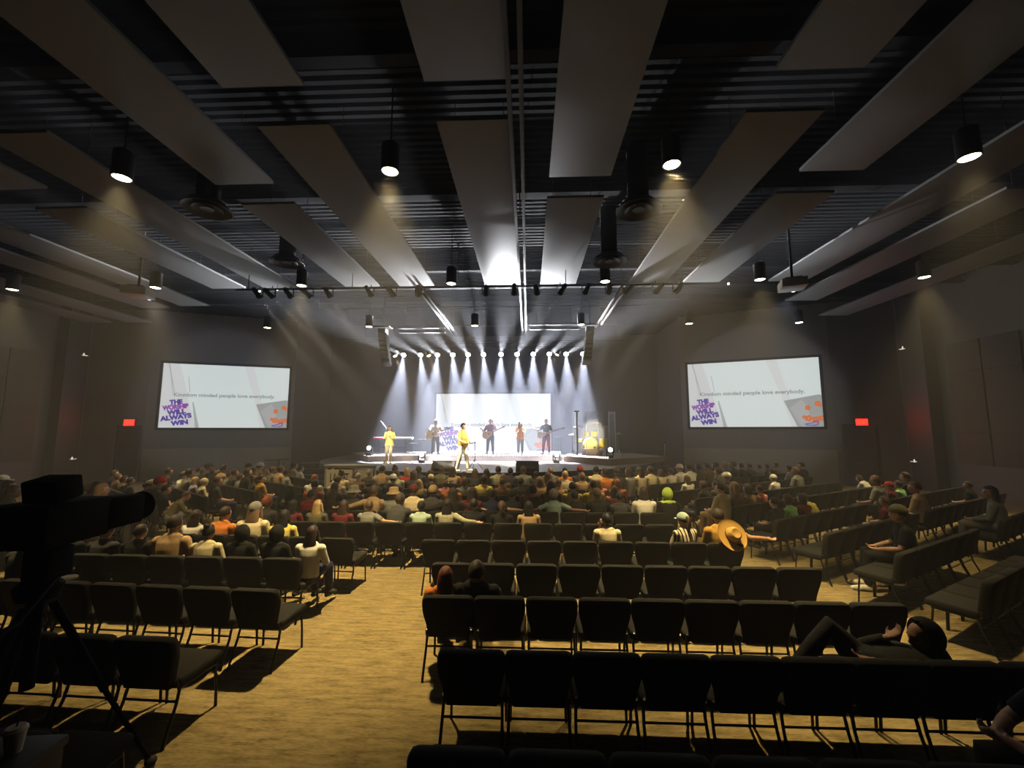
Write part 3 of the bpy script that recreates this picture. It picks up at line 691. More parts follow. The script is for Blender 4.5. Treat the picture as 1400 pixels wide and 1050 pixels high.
# ------------------------------------------------------------------ people
DG = bpy.context.evaluated_depsgraph_get
def remeshed(mb, name, vox=.011, smooth=5, dec=.5):
    me = mb.mesh(name); o = bpy.data.objects.new('tmp', me); COL.objects.link(o)
    m = o.modifiers.new('r', 'REMESH'); m.mode = 'VOXEL'; m.voxel_size = vox
    s = o.modifiers.new('s', 'SMOOTH'); s.factor = .5; s.iterations = smooth
    if dec < 1:
        d = o.modifiers.new('d', 'DECIMATE'); d.ratio = dec
    bpy.context.view_layer.update()
    r = bpy.data.meshes.new_from_object(o.evaluated_get(DG())); r.name = name
    bpy.data.objects.remove(o); bpy.data.meshes.remove(me)
    r.polygons.foreach_set('use_smooth', [True] * len(r.polygons))
    return r
def hand(mb, w, d, nrm, flip, curl=.5, k=1.):
    """palm, four unequal bent fingers and a thumb leaving the side of the palm"""
    d = V(d).normalized(); n = V(nrm); n = (n - d * n.dot(d)).normalized(); s = d.cross(n) * flip
    w = V(w)
    mb.tube([w - d * .015, w + d * .03, w + d * .085], [(.027, .021), (.036, .017), (.041, .013)], 10, lat=s)
    for f, (o, L) in enumerate(((-.030, .058), (-.010, .072), (.010, .078), (.030, .068))):
        b = w + d * .082 + s * o * k; P = [b]; dd = d.copy(); q = n * -1
        for seg, fr in enumerate((.45, .32, .23)):
            a = curl * (.55 + .3 * seg); dd = (dd * math.cos(a) + q * math.sin(a)).normalized() if a else dd
            q = (q - dd * q.dot(dd)).normalized()
            P.append(P[-1] + dd * L * fr)
        mb.tube(P, [.0088, .0085, .008, .007], 8)
    t0 = w + d * .022 + s * .030
    t1 = t0 + (s * .75 + d * .65 - n * .2).normalized() * .034; t2 = t1 + (d * .9 + s * .25 - n * .4).normalized() * .028
    mb.tube([t0, t1, t2], [.0125, .0105, .0085], 8)
def head(mb, c, R, fem=False):
    P = lambda x, y, z: V(c) + R @ V((x, y, z))
    mb.ell(c, (.078, .098, .116), R, 20, 14)
    mb.ell(P(0, .030, -.055), (.054, .060, .058), R)
    mb.ell(P(0, .052, -.088), (.030, .030, .022), R)
    mb.tube([P(0, .088, .030), P(0, .105, -.022)], [.008, .014], 8)
    mb.ell(P(0, .100, -.026), (.016, .012, .010), R, 10, 6)
    mb.ell(P(0, .082, .035), (.05, .014, .010), R, 12, 6)
    mb.ell(P(0, .089, -.056), (.022, .009, .008), R, 10, 6)
    for s in (-1, 1): mb.ell(P(s * .077, -.008, -.012), (.009, .020, .031), R, 10, 8)
class Pose: pass
def seated(arms=('lap', 'lap'), lean=0., yaw=0., pitch=0., turn=0.):
    p = Pose(); L = Matrix.Rotation(-lean, 3, 'X'); T = rz(turn); piv = V((0, -.06, .54))
    f = lambda v: T @ (piv + L @ (V(v) - piv) - piv) + piv if turn else piv + L @ (V(v) - piv)
    p.spine = [(f(v), r) for v, r in (((0, -.06, .53), (.165, .115)), ((0, -.075, .62), (.160, .115)), ((0, -.085, .72), (.150, .108)), ((0, -.075, .84), (.168, .112)), ((0, -.06, .93), (.180, .100)), ((0, -.05, .985), (.135, .075)))]
    p.neck = [f((0, -.045, .98)), f((0, -.030, 1.06)), f((0, -.015, 1.12))]
    p.hc = f((0, -.005, 1.17)); p.R = T @ rz(yaw) @ rx(pitch - lean * .4)
    p.legs = []
    for s in (-1, 1):
        p.legs.append([V((s * .09, -.05, .56)), V((s * .12, .38, .545)), V((s * .125, .40, .10)), V((s * .14, .57, .035))])
    p.arms = []
    for s, a in zip((-1, 1), arms):
        sh = f((s * .185, -.055, .945))
        A = {'lap': ((.245, .02, .70), (.12, .24, .645), (-.45, 1, -.05), (0, 0, -1)),
             'knee': ((.25, .22, .70), (.12, .40, .63), (-.2, 1, -.3), (0, 0, -1)),
             'out': ((.43, -.20, .875), (.68, -.20, .865), (1, .05, -.15), (0, .2, -1)),
             'face': ((.20, .16, .74), (.095, .115, 1.03), (-.15, -.1, 1), (.4, -1, 0)),
             'phone': ((.21, .10, .72), (.075, .33, .86), (-.1, .5, .8), (0, -1, .5)),
             'down': ((.25, -.10, .70), (.29, -.12, .47), (0, .1, -1), (1, 0, 0)),
             'clasp': ((.26, .18, .70), (.055, .36, .72), (-.75, .8, .1), (0, -.2, -1)),
             'up': ((.26, .12, 1.06), (.14, .13, 1.28), (-.4, .0, 1), (0, 1, 0)),
             'behind': ((.34, -.10, .90), (.12, -.16, 1.10), (-1, -.2, .3), (0, -1, 0))}[a]
        m = lambda v: V((s * v[0], v[1], v[2]))
        q = [m(A[0]), m(A[1]), m(A[2]), m(A[3])]
        if lean and a in ('face', 'phone', 'up', 'behind', 'out'): q[0] = f(q[0]); q[1] = f(q[1])
        p.arms.append((sh, *q, s))
    return p
def standing(arms, stance=(.10, .10), stride=(0., 0.), yaw=0., pitch=0., belly=0., fem=False):
    p = Pose(); b = belly; w = .92 if fem else 1.
    p.spine = [((0, 0, .93), (.165, .12 + b * .3)), ((0, b * .25, 1.03), (.158 + b * .3, .115 + b * .7)), ((0, b * .3, 1.15), (.150 + b * .35, .108 + b * .8)), ((0, b * .1, 1.28), (.17 * w + b * .2, .115 + b * .3)), ((0, 0, 1.38), (.182 * w + b * .1, .105)), ((0, 0, 1.44), (.13 * w, .075))]
    p.spine = [(V(c), r) for c, r in p.spine]
    p.neck = [V((0, 0, 1.43)), V((0, .012, 1.51)), V((0, .02, 1.57))]
    p.hc = V((0, .03, 1.635)); p.R = rz(yaw) @ rx(pitch); p.legs = []
    for i, s in enumerate((-1, 1)):
        x = stance[i]; y = stride[i]
        p.legs.append([V((s * .09, 0, .92)), V((s * (.09 + x) / 2 * 1.05, y * .5 + .03, .50)), V((s * x, y, .09)), V((s * (x + .03), y + .16, .035))])
    p.arms = []
    for s, (e, wv, d, n) in zip((-1, 1), arms):
        p.arms.append((V((s * .19 * w, 0, 1.395)), V(e), V(wv), V(d), V(n), s))
    return p
def slouch():
    p = seated()
    p.spine = [(V(v), r) for v, r in (((0, .10, .53), (.165, .115)), ((0, .04, .58), (.160, .115)), ((0, -.03, .64), (.150, .108)), ((0, -.09, .71), (.168, .112)), ((0, -.12, .77), (.180, .100)), ((0, -.135, .81), (.135, .075)))]
    p.neck = [V((0, -.135, .80)), V((0, -.135, .86)), V((0, -.13, .90))]; p.hc = V((0, -.12, .945)); p.R = rx(-.1)
    p.legs = [[V((s * .09, .10, .56)), V((s * .12, .52, .53)), V((s * .125, .50, .10)), V((s * .14, .66, .035))] for s in (-1, 1)]
    p.arms = [(V((s * .185, -.12, .765)), V((s * .26, .0, .60)), V((s * .10, .22, .64)), V((-s * .5, 1, 0)), V((0, 0, -1)), s) for s in (-1, 1)]
    return p
def recline():
    p = Pose()
    p.spine = [(V(v), r) for v, r in (((0, 0, .58), (.165, .115)), ((0, -.08, .595), (.160, .115)), ((0, -.17, .62), (.150, .108)), ((0, -.27, .645), (.168, .112)), ((0, -.34, .665), (.180, .10)), ((0, -.39, .68), (.135, .075)))]
    p.neck = [V((0, -.39, .68)), V((0, -.43, .73)), V((0, -.435, .78))]
    p.hc = V((0, -.42, .845)); p.R = rx(-.2)
    p.legs = [[V((-.09, 0, .58)), V((-.13, .40, .66)), V((-.13, .72, .50)), V((-.13, .88, .55))], [V((.09, 0, .58)), V((.12, .22, .86)), V((.12, .50, .54)), V((.12, .66, .51))]]
    p.arms = [(V((-.18, -.35, .65)), V((-.26, -.14, .60)), V((-.1, .04, .70)), V((.3, 1, .1)), V((0, 0, -1)), -1), (V((.18, -.35, .65)), V((.24, -.10, .66)), V((.07, -.20, .80)), V((-.2, -.6, .5)), V((0, -1, -.3)), 1)]
    return p
def fig_meshes(key, p, sleeves='short', vox=.011, skirt=False, coat=False, dec=.45):
    b = MB()
    b.tube([c for c, r in p.spine], [r for c, r in p.spine], 20, lat=(1, 0, 0))
    b.tube(p.neck, [.062, .054, .052], 12); head(b, p.hc, p.R)
    for sh, e, w, d, n, s in p.arms:
        b.tube([sh, sh.lerp(e, .5), e, e.lerp(w, .35), w], [.058, .048, .041, .040, .027], 12)
        b.ell(sh, (.068, .062, .062)); hand(b, w, d, n, s)
    for hp, kn, an, toe in p.legs:
        b.tube([hp, hp.lerp(kn, .5), kn, kn.lerp(an, .3), an], [.095, .080, .060, .058, .040], 12)
        b.tube([an + V((0, -.03, -.035)), an + V((0, .03, -.045)), toe], [.034, .036, .024], 10)
    body = remeshed(b, 'body', vox, 3, dec)
    # eyes and lips as faces of the one body
    Ri = p.R.inverted(); idx = []
    for f in body.polygons:
        q = Ri @ (f.center - p.hc); k = 0
        if q.y > .06:
            if abs(abs(q.x) - .032) < .013 and abs(q.z - .010) < .008: k = 1
            elif abs(q.x) < .024 and abs(q.z + .056) < .008: k = 2
        idx.append(k)
    s = MB()
    sp = p.spine; nn = len(sp)
    s.tube([c for c, r in sp], [(r[0] + .014, r[1] + .016) for c, r in sp], 20, lat=(1, 0, 0))
    if coat: s.tube([sp[1][0], sp[0][0], sp[0][0] - V((0, 0, .12))], [(.18, .14), (.20, .155), (.235, .18)], 20, lat=(1, 0, 0), cap='flat')
    for sh, e, w, d, n, sg in p.arms:
        s.ell(sh, (.080, .074, .076))
        if sleeves == 'none': continue
        if sleeves == 'short': s.tube([sh, sh.lerp(e, .45), sh.lerp(e, .80)], [.074, .066, .060], 12, cap='flat')
        else: s.tube([sh, sh.lerp(e, .5), e, e.lerp(w, .5), e.lerp(w, .95)], [.073, .063, .057, .05, .040], 12, cap='flat')
    shirt = remeshed(s, 'shirt', .014, 3, .5)
    t = MB()
    t.tube([sp[0][0] + V((0, 0, .05)), sp[0][0] - V((0, 0, .04))], [(.174, .130), (.168, .125)], 18, lat=(1, 0, 0))
    for hp, kn, an, toe in p.legs:
        t.tube([hp, hp.lerp(kn, .5), kn, kn.lerp(an, .5), kn.lerp(an, .97)], [.112, .098, .078, .070, .062], 12, cap='flat')
    trou = remeshed(t, 'trousers', .014, 3, .5)
    h = MB()
    for hp, kn, an, toe in p.legs:
        d = (toe - an); d.z = 0; d.normalize(); z0 = toe.z - .035
        h.tube([an + V((0, 0, -.04)) - d * .05, an.lerp(toe, .5) + V((0, 0, -.012)), toe + d * .03], [(.046, .046), (.048, .042), (.040, .030)], 12, lat=d.cross(V((0, 0, 1))))
    shoes = h.mesh('shoes', 60)
    return dict(pose=p, body=(body, idx), shirt=shirt, trousers=trou, shoes=shoes)
SKIN = {k: mat('skin_' + k, c, .55, var=.06) for k, c in dict(fair=(.56, .34, .24), tan=(.42, .24, .15), brown=(.20, .10, .06), dark=(.10, .05, .03)).items()}
M_eye = mat('eye_dark', (.03, .02, .015), .3); M_lip = mat('lip', (.36, .14, .12), .5)
HAIRC = {k: mat('hair_' + k, c, .6, var=.3, scale=70, spec=.3) for k, c in dict(black=(.012, .010, .010), dark=(.035, .022, .016), brown=(.085, .048, .028), light=(.21, .13, .075), blonde=(.42, .29, .14), red=(.26, .075, .025), auburn=(.10, .030, .014), grey=(.24, .22, .20)).items()}
CLOTH = dict(black=(.014, .014, .015), charcoal=(.045, .045, .048), grey=(.20, .20, .19), white=(.66, .64, .58), cream=(.58, .50, .33), mint=(.36, .46, .38), red=(.42, .035, .03), orange=(.60, .20, .045),
    maroon=(.12, .02, .025), navy=(.025, .03, .07), yellow=(.66, .55, .14), tan=(.40, .27, .15), olive=(.11, .10, .06), pink=(.60, .22, .20), mustard=(.42, .235, .045), lavender=(.30, .28, .38), teal=(.22, .30, .29), camo=(.30, .29, .21), green=(.25, .50, .20), brown=(.13, .075, .045), lime=(.45, .62, .10))
CM = {k: mat('cloth_' + k, c, .9, var=.18 if k != 'camo' else .75, scale=18 if k != 'camo' else 26, spec=.15) for k, c in CLOTH.items()}
def striped(name, c1, c2, sc, axis=0):
    m = mat(name, c1, .9); nt = m.node_tree; b = nt.nodes['Principled BSDF']
    tc = nt.nodes.new('ShaderNodeTexCoord'); sp = nt.nodes.new('ShaderNodeSeparateXYZ'); nt.links.new(tc.outputs['Object'], sp.inputs[0])
    mu = nt.nodes.new('ShaderNodeMath'); mu.operation = 'MULTIPLY'; mu.inputs[1].default_value = sc; nt.links.new(sp.outputs[axis], mu.inputs[0])
    si = nt.nodes.new('ShaderNodeMath'); si.operation = 'FRACT'; nt.links.new(mu.outputs[0], si.inputs[0])
    gt = nt.nodes.new('ShaderNodeMath'); gt.operation = 'GREATER_THAN'; gt.inputs[1].default_value = .58; nt.links.new(si.outputs[0], gt.inputs[0])
    mx = nt.nodes.new('ShaderNodeMix'); mx.data_type = 'RGBA'; mx.inputs[6].default_value = (*c1, 1); mx.inputs[7].default_value = (*c2, 1)
    nt.links.new(gt.outputs[0], mx.inputs[0]); nt.links.new(mx.outputs[2], b.inputs['Base Color']); return m
CM['striped cream and black'] = striped('cloth_striped', (.66, .58, .40), (.02, .018, .016), 17)
CM['lime striped'] = striped('cloth_lime_striped', (.45, .60, .12), (.05, .05, .03), 8, 2)
# hair and hats, about the head centre (x right, y forward)
def cap_fn(front=.05):
    def fn(p):
        if p.y > .035 and p.z < .058: return V((p.x * .72, p.y * .66, p.z * .8))
        if p.z < -.025 and p.y > -.05: return V((p.x * .80, p.y * .86, p.z * .5))
        if p.z < -.05: return V((p.x * .82, p.y * .84, p.z * .70))
        return p
    return fn
def hair_mesh(st):
    m = MB()
    if st in ('short', 'cap', 'cap back', 'bucket'): m.ell((0, -.010, .016), (.082, .104, .112), None, 22, 16, cap_fn())
    elif st == 'bald': m.ell((0, -.010, .0), (.0755, .0965, .098), None, 20, 14, lambda p: V((p.x, p.y, min(p.z, .012))) if p.y < .03 else V((p.x * .7, p.y * .6, p.z * .4)))
    elif st == 'curly':
        def fn(p):
            q = cap_fn()(p); return q * (1 + .10 * noise.noise(V(p) * 45)) if q == p else q
        m.ell((0, -.012, .022), (.098, .116, .126), None, 30, 22, fn)
    else:
        m.ell((0, -.010, .018), (.083, .105, .113), None, 22, 16, cap_fn())
    if st == 'long':
        m.tube([(0, -.045, .05), (0, -.062, -.05), (0, -.085, -.14), (0, -.100, -.23), (0, -.105, -.30)], [(.080, .058), (.090, .056), (.100, .045), (.090, .032), (.055, .016)], 16, lat=(1, 0, 0))
        for s in (-1, 1): m.tube([(s * .070, .01, .03), (s * .082, .012, -.07), (s * .090, .02, -.17), (s * .085, .03, -.24)], [.022, .026, .024, .012], 10)
    if st == 'wavy':
        for k in range(9):
            a = PI * (.08 + .84 * k / 8); x, y = .085 * math.cos(a), -.075 * math.sin(a)
            m.tube([(x * .8, y * .8, .05), (x, y, -.04), (x * 1.22 + .008 * (-1) ** k, y * 1.15, -.12), (x * 1.05, y * 1.25, -.20), (x * 1.1, y * 1.2, -.27)], [.03, .034, .034, .030, .012], 8)
    if st == 'bob':
        m.tube([(0, -.03, .04), (0, -.045, -.05), (0, -.05, -.125)], [(.082, .075), (.094, .074), (.088, .060)], 16, lat=(1, 0, 0))
    if st == 'bun': m.ell((0, -.075, .115), (.045, .042, .042), None, 14, 10, lambda p: p * (1 + .1 * noise.noise(V(p) * 60)))
    if st == 'ponytail': m.tube([(0, -.09, .07), (0, -.145, .05), (0, -.155, -.06), (0, -.135, -.17)], [.024, .034, .034, .010], 10)
    return m
def hat_mesh(st):
    m = MB()
    if st in ('cap', 'cap back'):
        s = 1 if st == 'cap' else -1
        m.ell((0, -.008, .035), (.089, .110, .098), None, 22, 14, lambda p: V((p.x, p.y, max(p.z, -.012))))
        P = [(.078 * math.cos(a), s * (.075 + .10 * math.sin(a))) for a in [PI * k / 12 for k in range(13)]]
        if s < 0: P = P[::-1]
        m.prism(P, .022, .030, Matrix.Rotation(-.14 * s, 4, 'X'))
    elif st == 'bucket':
        m.lathe([(.145, .0), (.150, .004), (.098, .045), (.092, .11), (.075, .128), (.01, .132)], (0, -.008, .01), 24)
    elif st == 'beanie': m.ell((0, -.010, .034), (.090, .112, .106), None, 22, 16, lambda p: V((p.x, p.y, max(p.z, -.035))))
    elif st == 'hood':
        m.ell((0, -.022, .005), (.100, .118, .132), None, 22, 16, lambda p: V((p.x * .8, p.y * .55, p.z)) if p.y > .05 else p)
        m.tube([(-.12, -.03, -.17), (0, -.09, -.14), (.12, -.03, -.17)], [(.05, .05)] * 3, 10)
    elif st == 'band': m.lathe([(.0865, .0), (.088, .006), (.086, .034), (.080, .036)], (0, -.008, .045), 24)
    return m
def grown(me, k=1.09):
    for v in me.vertices: v.co *= k
    return me
HAIR = {s: grown(hair_mesh(s).mesh('hair', 60), 1.06 if s == 'bald' else 1.10) for s in ('short', 'bald', 'curly', 'long', 'wavy', 'bob', 'bun', 'ponytail', 'cap')}
HATS = {s: grown(hat_mesh(s).mesh('hat', 50), 1.12) for s in ('cap', 'cap back', 'bucket', 'beanie', 'hood', 'band')}
HATN = {'cap': 'baseball_cap', 'cap back': 'baseball_cap', 'bucket': 'bucket_hat', 'beanie': 'knit_cap', 'hood': 'hood', 'band': 'headband'}
FIG = {}
def fig(key, maker, **kw):
    if key not in FIG: FIG[key] = fig_meshes(key, maker(), **kw)
    return FIG[key]
PN = [0]
def person(F, loc, ang, scale, skin, hair, hairc, top, trousers, label, hat=None, hatc=None, shoe='charcoal', group=None):
    PN[0] += 1
    t = thing('person', label, 'person', loc, ang, group); t.scale = (scale,) * 3
    def add(nm, me, m):
        o = bpy.data.objects.new(nm, me); COL.objects.link(o); o.parent = t
        if not me.materials: me.materials.append(m)
        own(o, m); return o
    me, idx = F['body']
    if not me.materials:
        for mm in (SKIN['fair'], M_eye, M_lip): me.materials.append(mm)
        me.polygons.foreach_set('material_index', idx)
    add('body', me, SKIN[skin]); add('shirt', F['shirt'], CM[top]); add('trousers', F['trousers'], CM[trousers]); add('shoes', F['shoes'], CM[shoe])
    p = F['pose']; M = Matrix.Translation(p.hc) @ p.R.to_4x4()
    if hair:
        o = add('hair', HAIR[hair], HAIRC[hairc]); o.matrix_local = M
    if hat:
        o = add(HATN[hat], HATS[hat], CM[hatc]); o.matrix_local = M
    return t
SEATED = {
 'n': lambda: seated(), 'y': lambda: seated(yaw=.5), 'z': lambda: seated(yaw=-.5), 'f': lambda: seated(('knee', 'knee'), lean=.42, pitch=-.1), 'd': lambda: seated(pitch=-.45),
 'r': lambda: seated(('lap', 'out')), 'l': lambda: seated(('out', 'lap')), 'o': lambda: seated(('out', 'out')), 'h': lambda: seated(('face', 'lap'), yaw=.15), 'p': lambda: seated(('phone', 'phone'), pitch=-.35),
 'k': lambda: seated(('clasp', 'clasp'), lean=.15), 'w': lambda: seated(('lap', 'down'), lean=.1), 'u': lambda: seated(('up', 'lap'), yaw=.2), 'b': lambda: seated(('lap', 'behind'))}
def sfig(k, sl): return fig(k + sl, SEATED[k], sleeves=sl)
# one line per person seen: photo point of the head, hair, hair colour, top, pose, hat, hat colour, skin
CROWD = """
C 431 655 short red white n|C 434 663 short black orange y|C 469 649 bun dark cream n|C 462 657 beanie dark cream n beanie olive|C 489 652 short grey brown n|C 501 648 long dark charcoal n
C 513 648 wavy brown grey n|C 520 647 short grey charcoal n|C 514 658 short grey charcoal n|C 463 666 bob dark charcoal n|C 479 669 short dark navy p|C 537 655 cap dark charcoal n cap white
C 465 677 short dark red n|C 500 677 long dark black n|C 532 673 bucket dark charcoal n bucket camo|C 397 681 hood black black n hood black|C 427 691 long black maroon n|C 458 691 long blonde olive n
C 488 693 long dark maroon n|C 510 694 short brown grey r|C 521 681 short dark charcoal f|C 544 637 short black tan n|C 543 649 short dark camo n|C 570 640 bun dark grey n
C 570 649 bob brown charcoal n|C 573 661 wavy blonde tan n|C 586 654 beanie dark black n beanie cream|C 592 645 bob blonde red n|C 598 643 short dark charcoal n|C 612 647 wavy dark black n
C 625 641 short brown olive n|C 637 644 long dark tan n|C 642 649 short dark maroon n|C 644 659 short brown grey n|C 635 661 bald brown pink n|C 655 646 long brown charcoal n
C 661 646 long dark black n|C 662 656 short dark yellow n|C 554 672 short brown tan l|C 566 675 bucket brown grey n bucket tan|C 588 671 cap dark cream n cap maroon|C 603 672 beanie dark charcoal n beanie tan
C 595 666 short brown charcoal n|C 613 664 band dark orange n band white|C 628 675 long dark black o|C 645 674 long dark maroon n|C 662 677 short black navy r|C 551 692 short black mint n - - dark
C 583 690 long black camo r|C 641 690 short black black n|C 670 643 short dark camo n|C 681 645 short dark charcoal n|C 695 643 short brown grey n|C 688 653 long light brown n
C 686 660 short dark brown n|C 710 649 short dark charcoal n|C 719 645 short black orange n|C 712 643 bald grey grey n|C 745 641 cap dark charcoal n cap red|C 767 641 short black cream n
C 772 650 short blonde cream n|C 753 651 long brown charcoal n|C 725 658 wavy light tan n|C 706 659 short dark charcoal n|C 696 671 short dark black n|C 688 677 cap brown charcoal z cap olive
C 723 677 curly grey teal o|C 688 695 ponytail brown black n|C 721 697 long black tan n|C 753 678 short black black w|C 741 668 bob brown brown n|C 751 661 short brown tan d
C 763 664 long brown brown n|C 783 666 short black yellow n|C 791 675 short brown black n|C 802 664 short dark yellow n|C 793 652 short light tan n|C 823 660 long blonde pink n
C 822 671 long brown pink n|C 838 661 wavy red orange y|C 826 680 short black charcoal n|C 848 674 bob dark white n|C 862 675 hood black black n hood lime
R 846 635 short dark orange y|R 859 640 short dark charcoal p|R 877 640 wavy dark grey n|R 886 635 long dark cream n|R 903 641 short dark cream n|R 908 646 bob brown cream n
R 919 645 curly brown white n|R 921 635 cap grey white n cap white|R 938 655 long brown white n|R 964 665 curly brown charcoal n|R 975 668 short dark olive n|R 987 667 short dark cream n
R 1004 666 long blonde brown n|R 1022 668 bob brown tan n|R 1029 675 short dark pink n|R 938 637 short dark white n|R 950 639 short dark charcoal n|R 950 629 short dark brown n
R 963 638 long dark cream n|R 975 636 short blonde grey n|R 988 635 short dark charcoal y|R 981 645 short dark charcoal n|R 989 653 cap grey charcoal n cap white|R 1007 638 short dark black n
R 1021 638 short brown charcoal n|R 1037 639 short dark grey n|R 1047 639 curly dark charcoal n|R 1060 636 short dark grey n|R 1054 646 short dark charcoal n|R 1056 654 cap grey white n cap white
R 1077 641 short dark white n|R 1086 644 short brown grey n|R 1094 637 short dark charcoal y|R 1075 684 curly brown green n|R 1097 686 bob dark maroon n|R 1108 684 short brown yellow f
R 1184 653 bob dark white f|R 1194 652 short brown grey n|R 1216 667 cap dark maroon n cap red|R 1233 650 short dark black n|R 1248 667 short brown tan y|R 1227 674 short dark green n
R 1207 690 short brown maroon n|R 1056 688 short black black n|R 1321 664 short dark black y|R 1349 663 wavy dark grey y
L 404 637 short dark cream n|L 413 641 short black white n|L 393 647 cap dark grey z cap black|L 279 647 short dark grey n|L 300 637 cap black charcoal n cap charcoal|L 311 637 short dark tan u
L 289 648 bob brown charcoal n|L 302 647 short dark black n|L 319 646 short dark charcoal n|L 329 644 short dark black n|L 343 639 cap dark brown n cap charcoal|L 357 637 cap brown tan n cap white
L 351 645 short brown olive n|L 361 645 long light brown n|L 373 643 cap brown grey n cap brown|L 387 642 short dark tan u|L 342 652 ponytail dark mustard z|L 266 658 bob blonde lavender n
L 280 671 beanie dark cream n beanie cream|L 300 658 short brown charcoal n|L 308 657 short light olive n|L 320 658 short dark grey n|L 328 675 bun brown charcoal n|L 312 681 short dark grey y
L 206 661 cap dark black z cap white|L 224 659 beanie dark charcoal n beanie red|L 233 645 short dark charcoal n|L 253 650 short brown white n|L 159 648 short dark black n|L 144 655 bob light cream n
L 138 639 short dark charcoal z|L 163 652 short brown brown n|L 172 658 short dark olive n|L 201 676 short dark maroon n|L 227 669 short dark black n|L 240 690 short brown olive f
L 6 657 cap dark charcoal n cap white|L 15 658 short dark black n|L 22 668 short brown charcoal n|L 42 667 short dark charcoal n|L 11 680 short dark grey n|L 55 676 short brown orange f
L 87 657 curly brown charcoal n|L 90 664 short dark black n|L 104 667 short dark charcoal z|L 128 668 beanie dark olive n beanie tan|L 197 706 bob dark lime_striped f|L 148 690 short dark brown n
L 118 672 short brown olive n|L 180 664 short dark charcoal n|L 265 640 short dark grey n|L 70 668 short dark maroon n
"""
REST = """
A 335 697 long light cream n cap grey|A 291 706 long dark white n|A 317 702 short dark orange n|A 380 687 curly red charcoal n|A 378 706 long black yellow n|A 312 728 hood black black n hood black
A 357 735 hood black black n hood black|A 396 733 long dark white n|A 243 733 bun black cream n|A 148 731 short black black z|A 197 730 short dark black n|A 159 748 short dark charcoal d|A 240 716 short dark tan n|A 122 729 bob dark tan n
"""
taken = []
HN = {'short': 'short %s hair', 'long': 'long %s hair', 'wavy': 'wavy %s hair', 'bob': '%s bob', 'bun': '%s hair bun', 'ponytail': '%s ponytail', 'curly': 'curly %s hair', 'bald': 'balding head'}
def look(hair, hc, top, hat, hatc):
    if hat == 'hood': a = '%s hood' % hatc
    elif hat: a = '%s %s' % (hatc, {'cap': 'cap', 'cap back': 'backward cap', 'bucket': 'bucket hat', 'beanie': 'beanie', 'band': 'headband'}[hat])
    else: a = HN[hair] % hc if '%' in HN[hair] else HN[hair]
    return a, top
seen = []
MIDL = []
for sec, block in (('', CROWD), ('A', REST)):
    for e in block.replace('\n', '|').split('|'):
        w = e.split()
        if not w: continue
        s, px, py, hair, hc, top, pose = w[0], float(w[1]), float(w[2]), w[3], w[4], w[5].replace('_', ' '), w[6]
        hat, hatc = (w[7], w[8]) if len(w) > 8 and w[7] != '-' else (None, None)
        skin = w[9] if len(w) > 9 else None
        if hair in ('hood',): hair = None
        elif hair in ('cap', 'bucket', 'beanie', 'band'): hair = 'cap' if hair != 'band' else 'short'
        if s == 'A':
            cand = [(V((0, 1, 0)), y + .32, V((1, 0, 0)), r, -6.5, -2.4) for y, r in ((6.68, 'the fifth row from the camera, left of the aisle'), (7.8, 'the sixth centre row from the stage'), (5.66, 'the fourth row from the camera, left of the aisle'))]
        else: cand = ROWS[s]
        best = None
        for nn, d, u, where, s0, s1 in cand:
            q = on_plane(px, py, nn, d)
            o = q.dot(u); c = abs(q.z - 1.13) + 1.2 * max(0, s0 + .15 - o, o - s1 + .15)
            if best is None or c < best[0]: best = (c, q, nn, u, where)
        c, q, nn, u, where = best
        z = min(max(q.z, 1.05), 1.22)
        seen.append([s, q, z, nn, u, where, hair, hc, top, pose, hat, hatc, skin, px])
rowsof = {}
for a in seen: rowsof.setdefault(a[5], []).append(a)
ROWCOL = {}
for where, L in rowsof.items():
    L.sort(key=lambda a: a[1].dot(a[4]))
    # people sit at least a seat apart
    for it in range(30):
        for i in range(len(L) - 1):
            g = (L[i + 1][1] - L[i][1]).dot(L[i][4])
            if g < .50: m = (.50 - g) / 2 + .002; L[i][1] = L[i][1] - L[i][4] * m; L[i + 1][1] = L[i + 1][1] + L[i][4] * m
    for i, (s, q, z, nn, u, where, hair, hc, top, pose, hat, hatc, skin, px) in enumerate(L):
        sc = (z - .47) / .70; p = q - nn * .02; p.z = .47 * (1 - sc)
        sl = 'none' if False else ('long' if random.random() < .3 else 'short')
        F_ = sfig(pose, sl)
        a, b = look(hair, hc, top, hat, hatc)
        wh = where.replace('the ', '', 1).replace(' from the stage', '').replace(' from the camera', '').replace(', left of the aisle', ', left block')
        lab = 'seated person, %s, %s top, %s from left in %s' % (a, b, ORD[i + 1], wh)
        ang = math.atan2(u.y, u.x) + random.uniform(-.12, .12)
        skn = skin or random.choice(['fair', 'fair', 'tan', 'tan', 'brown'])
        person(F_, p, ang, sc, skn, hair, hc, top, random.choice(['navy', 'charcoal', 'black', 'grey', 'tan']), lab, hat, hatc, random.choice(['white', 'charcoal', 'black']), group='seated audience')
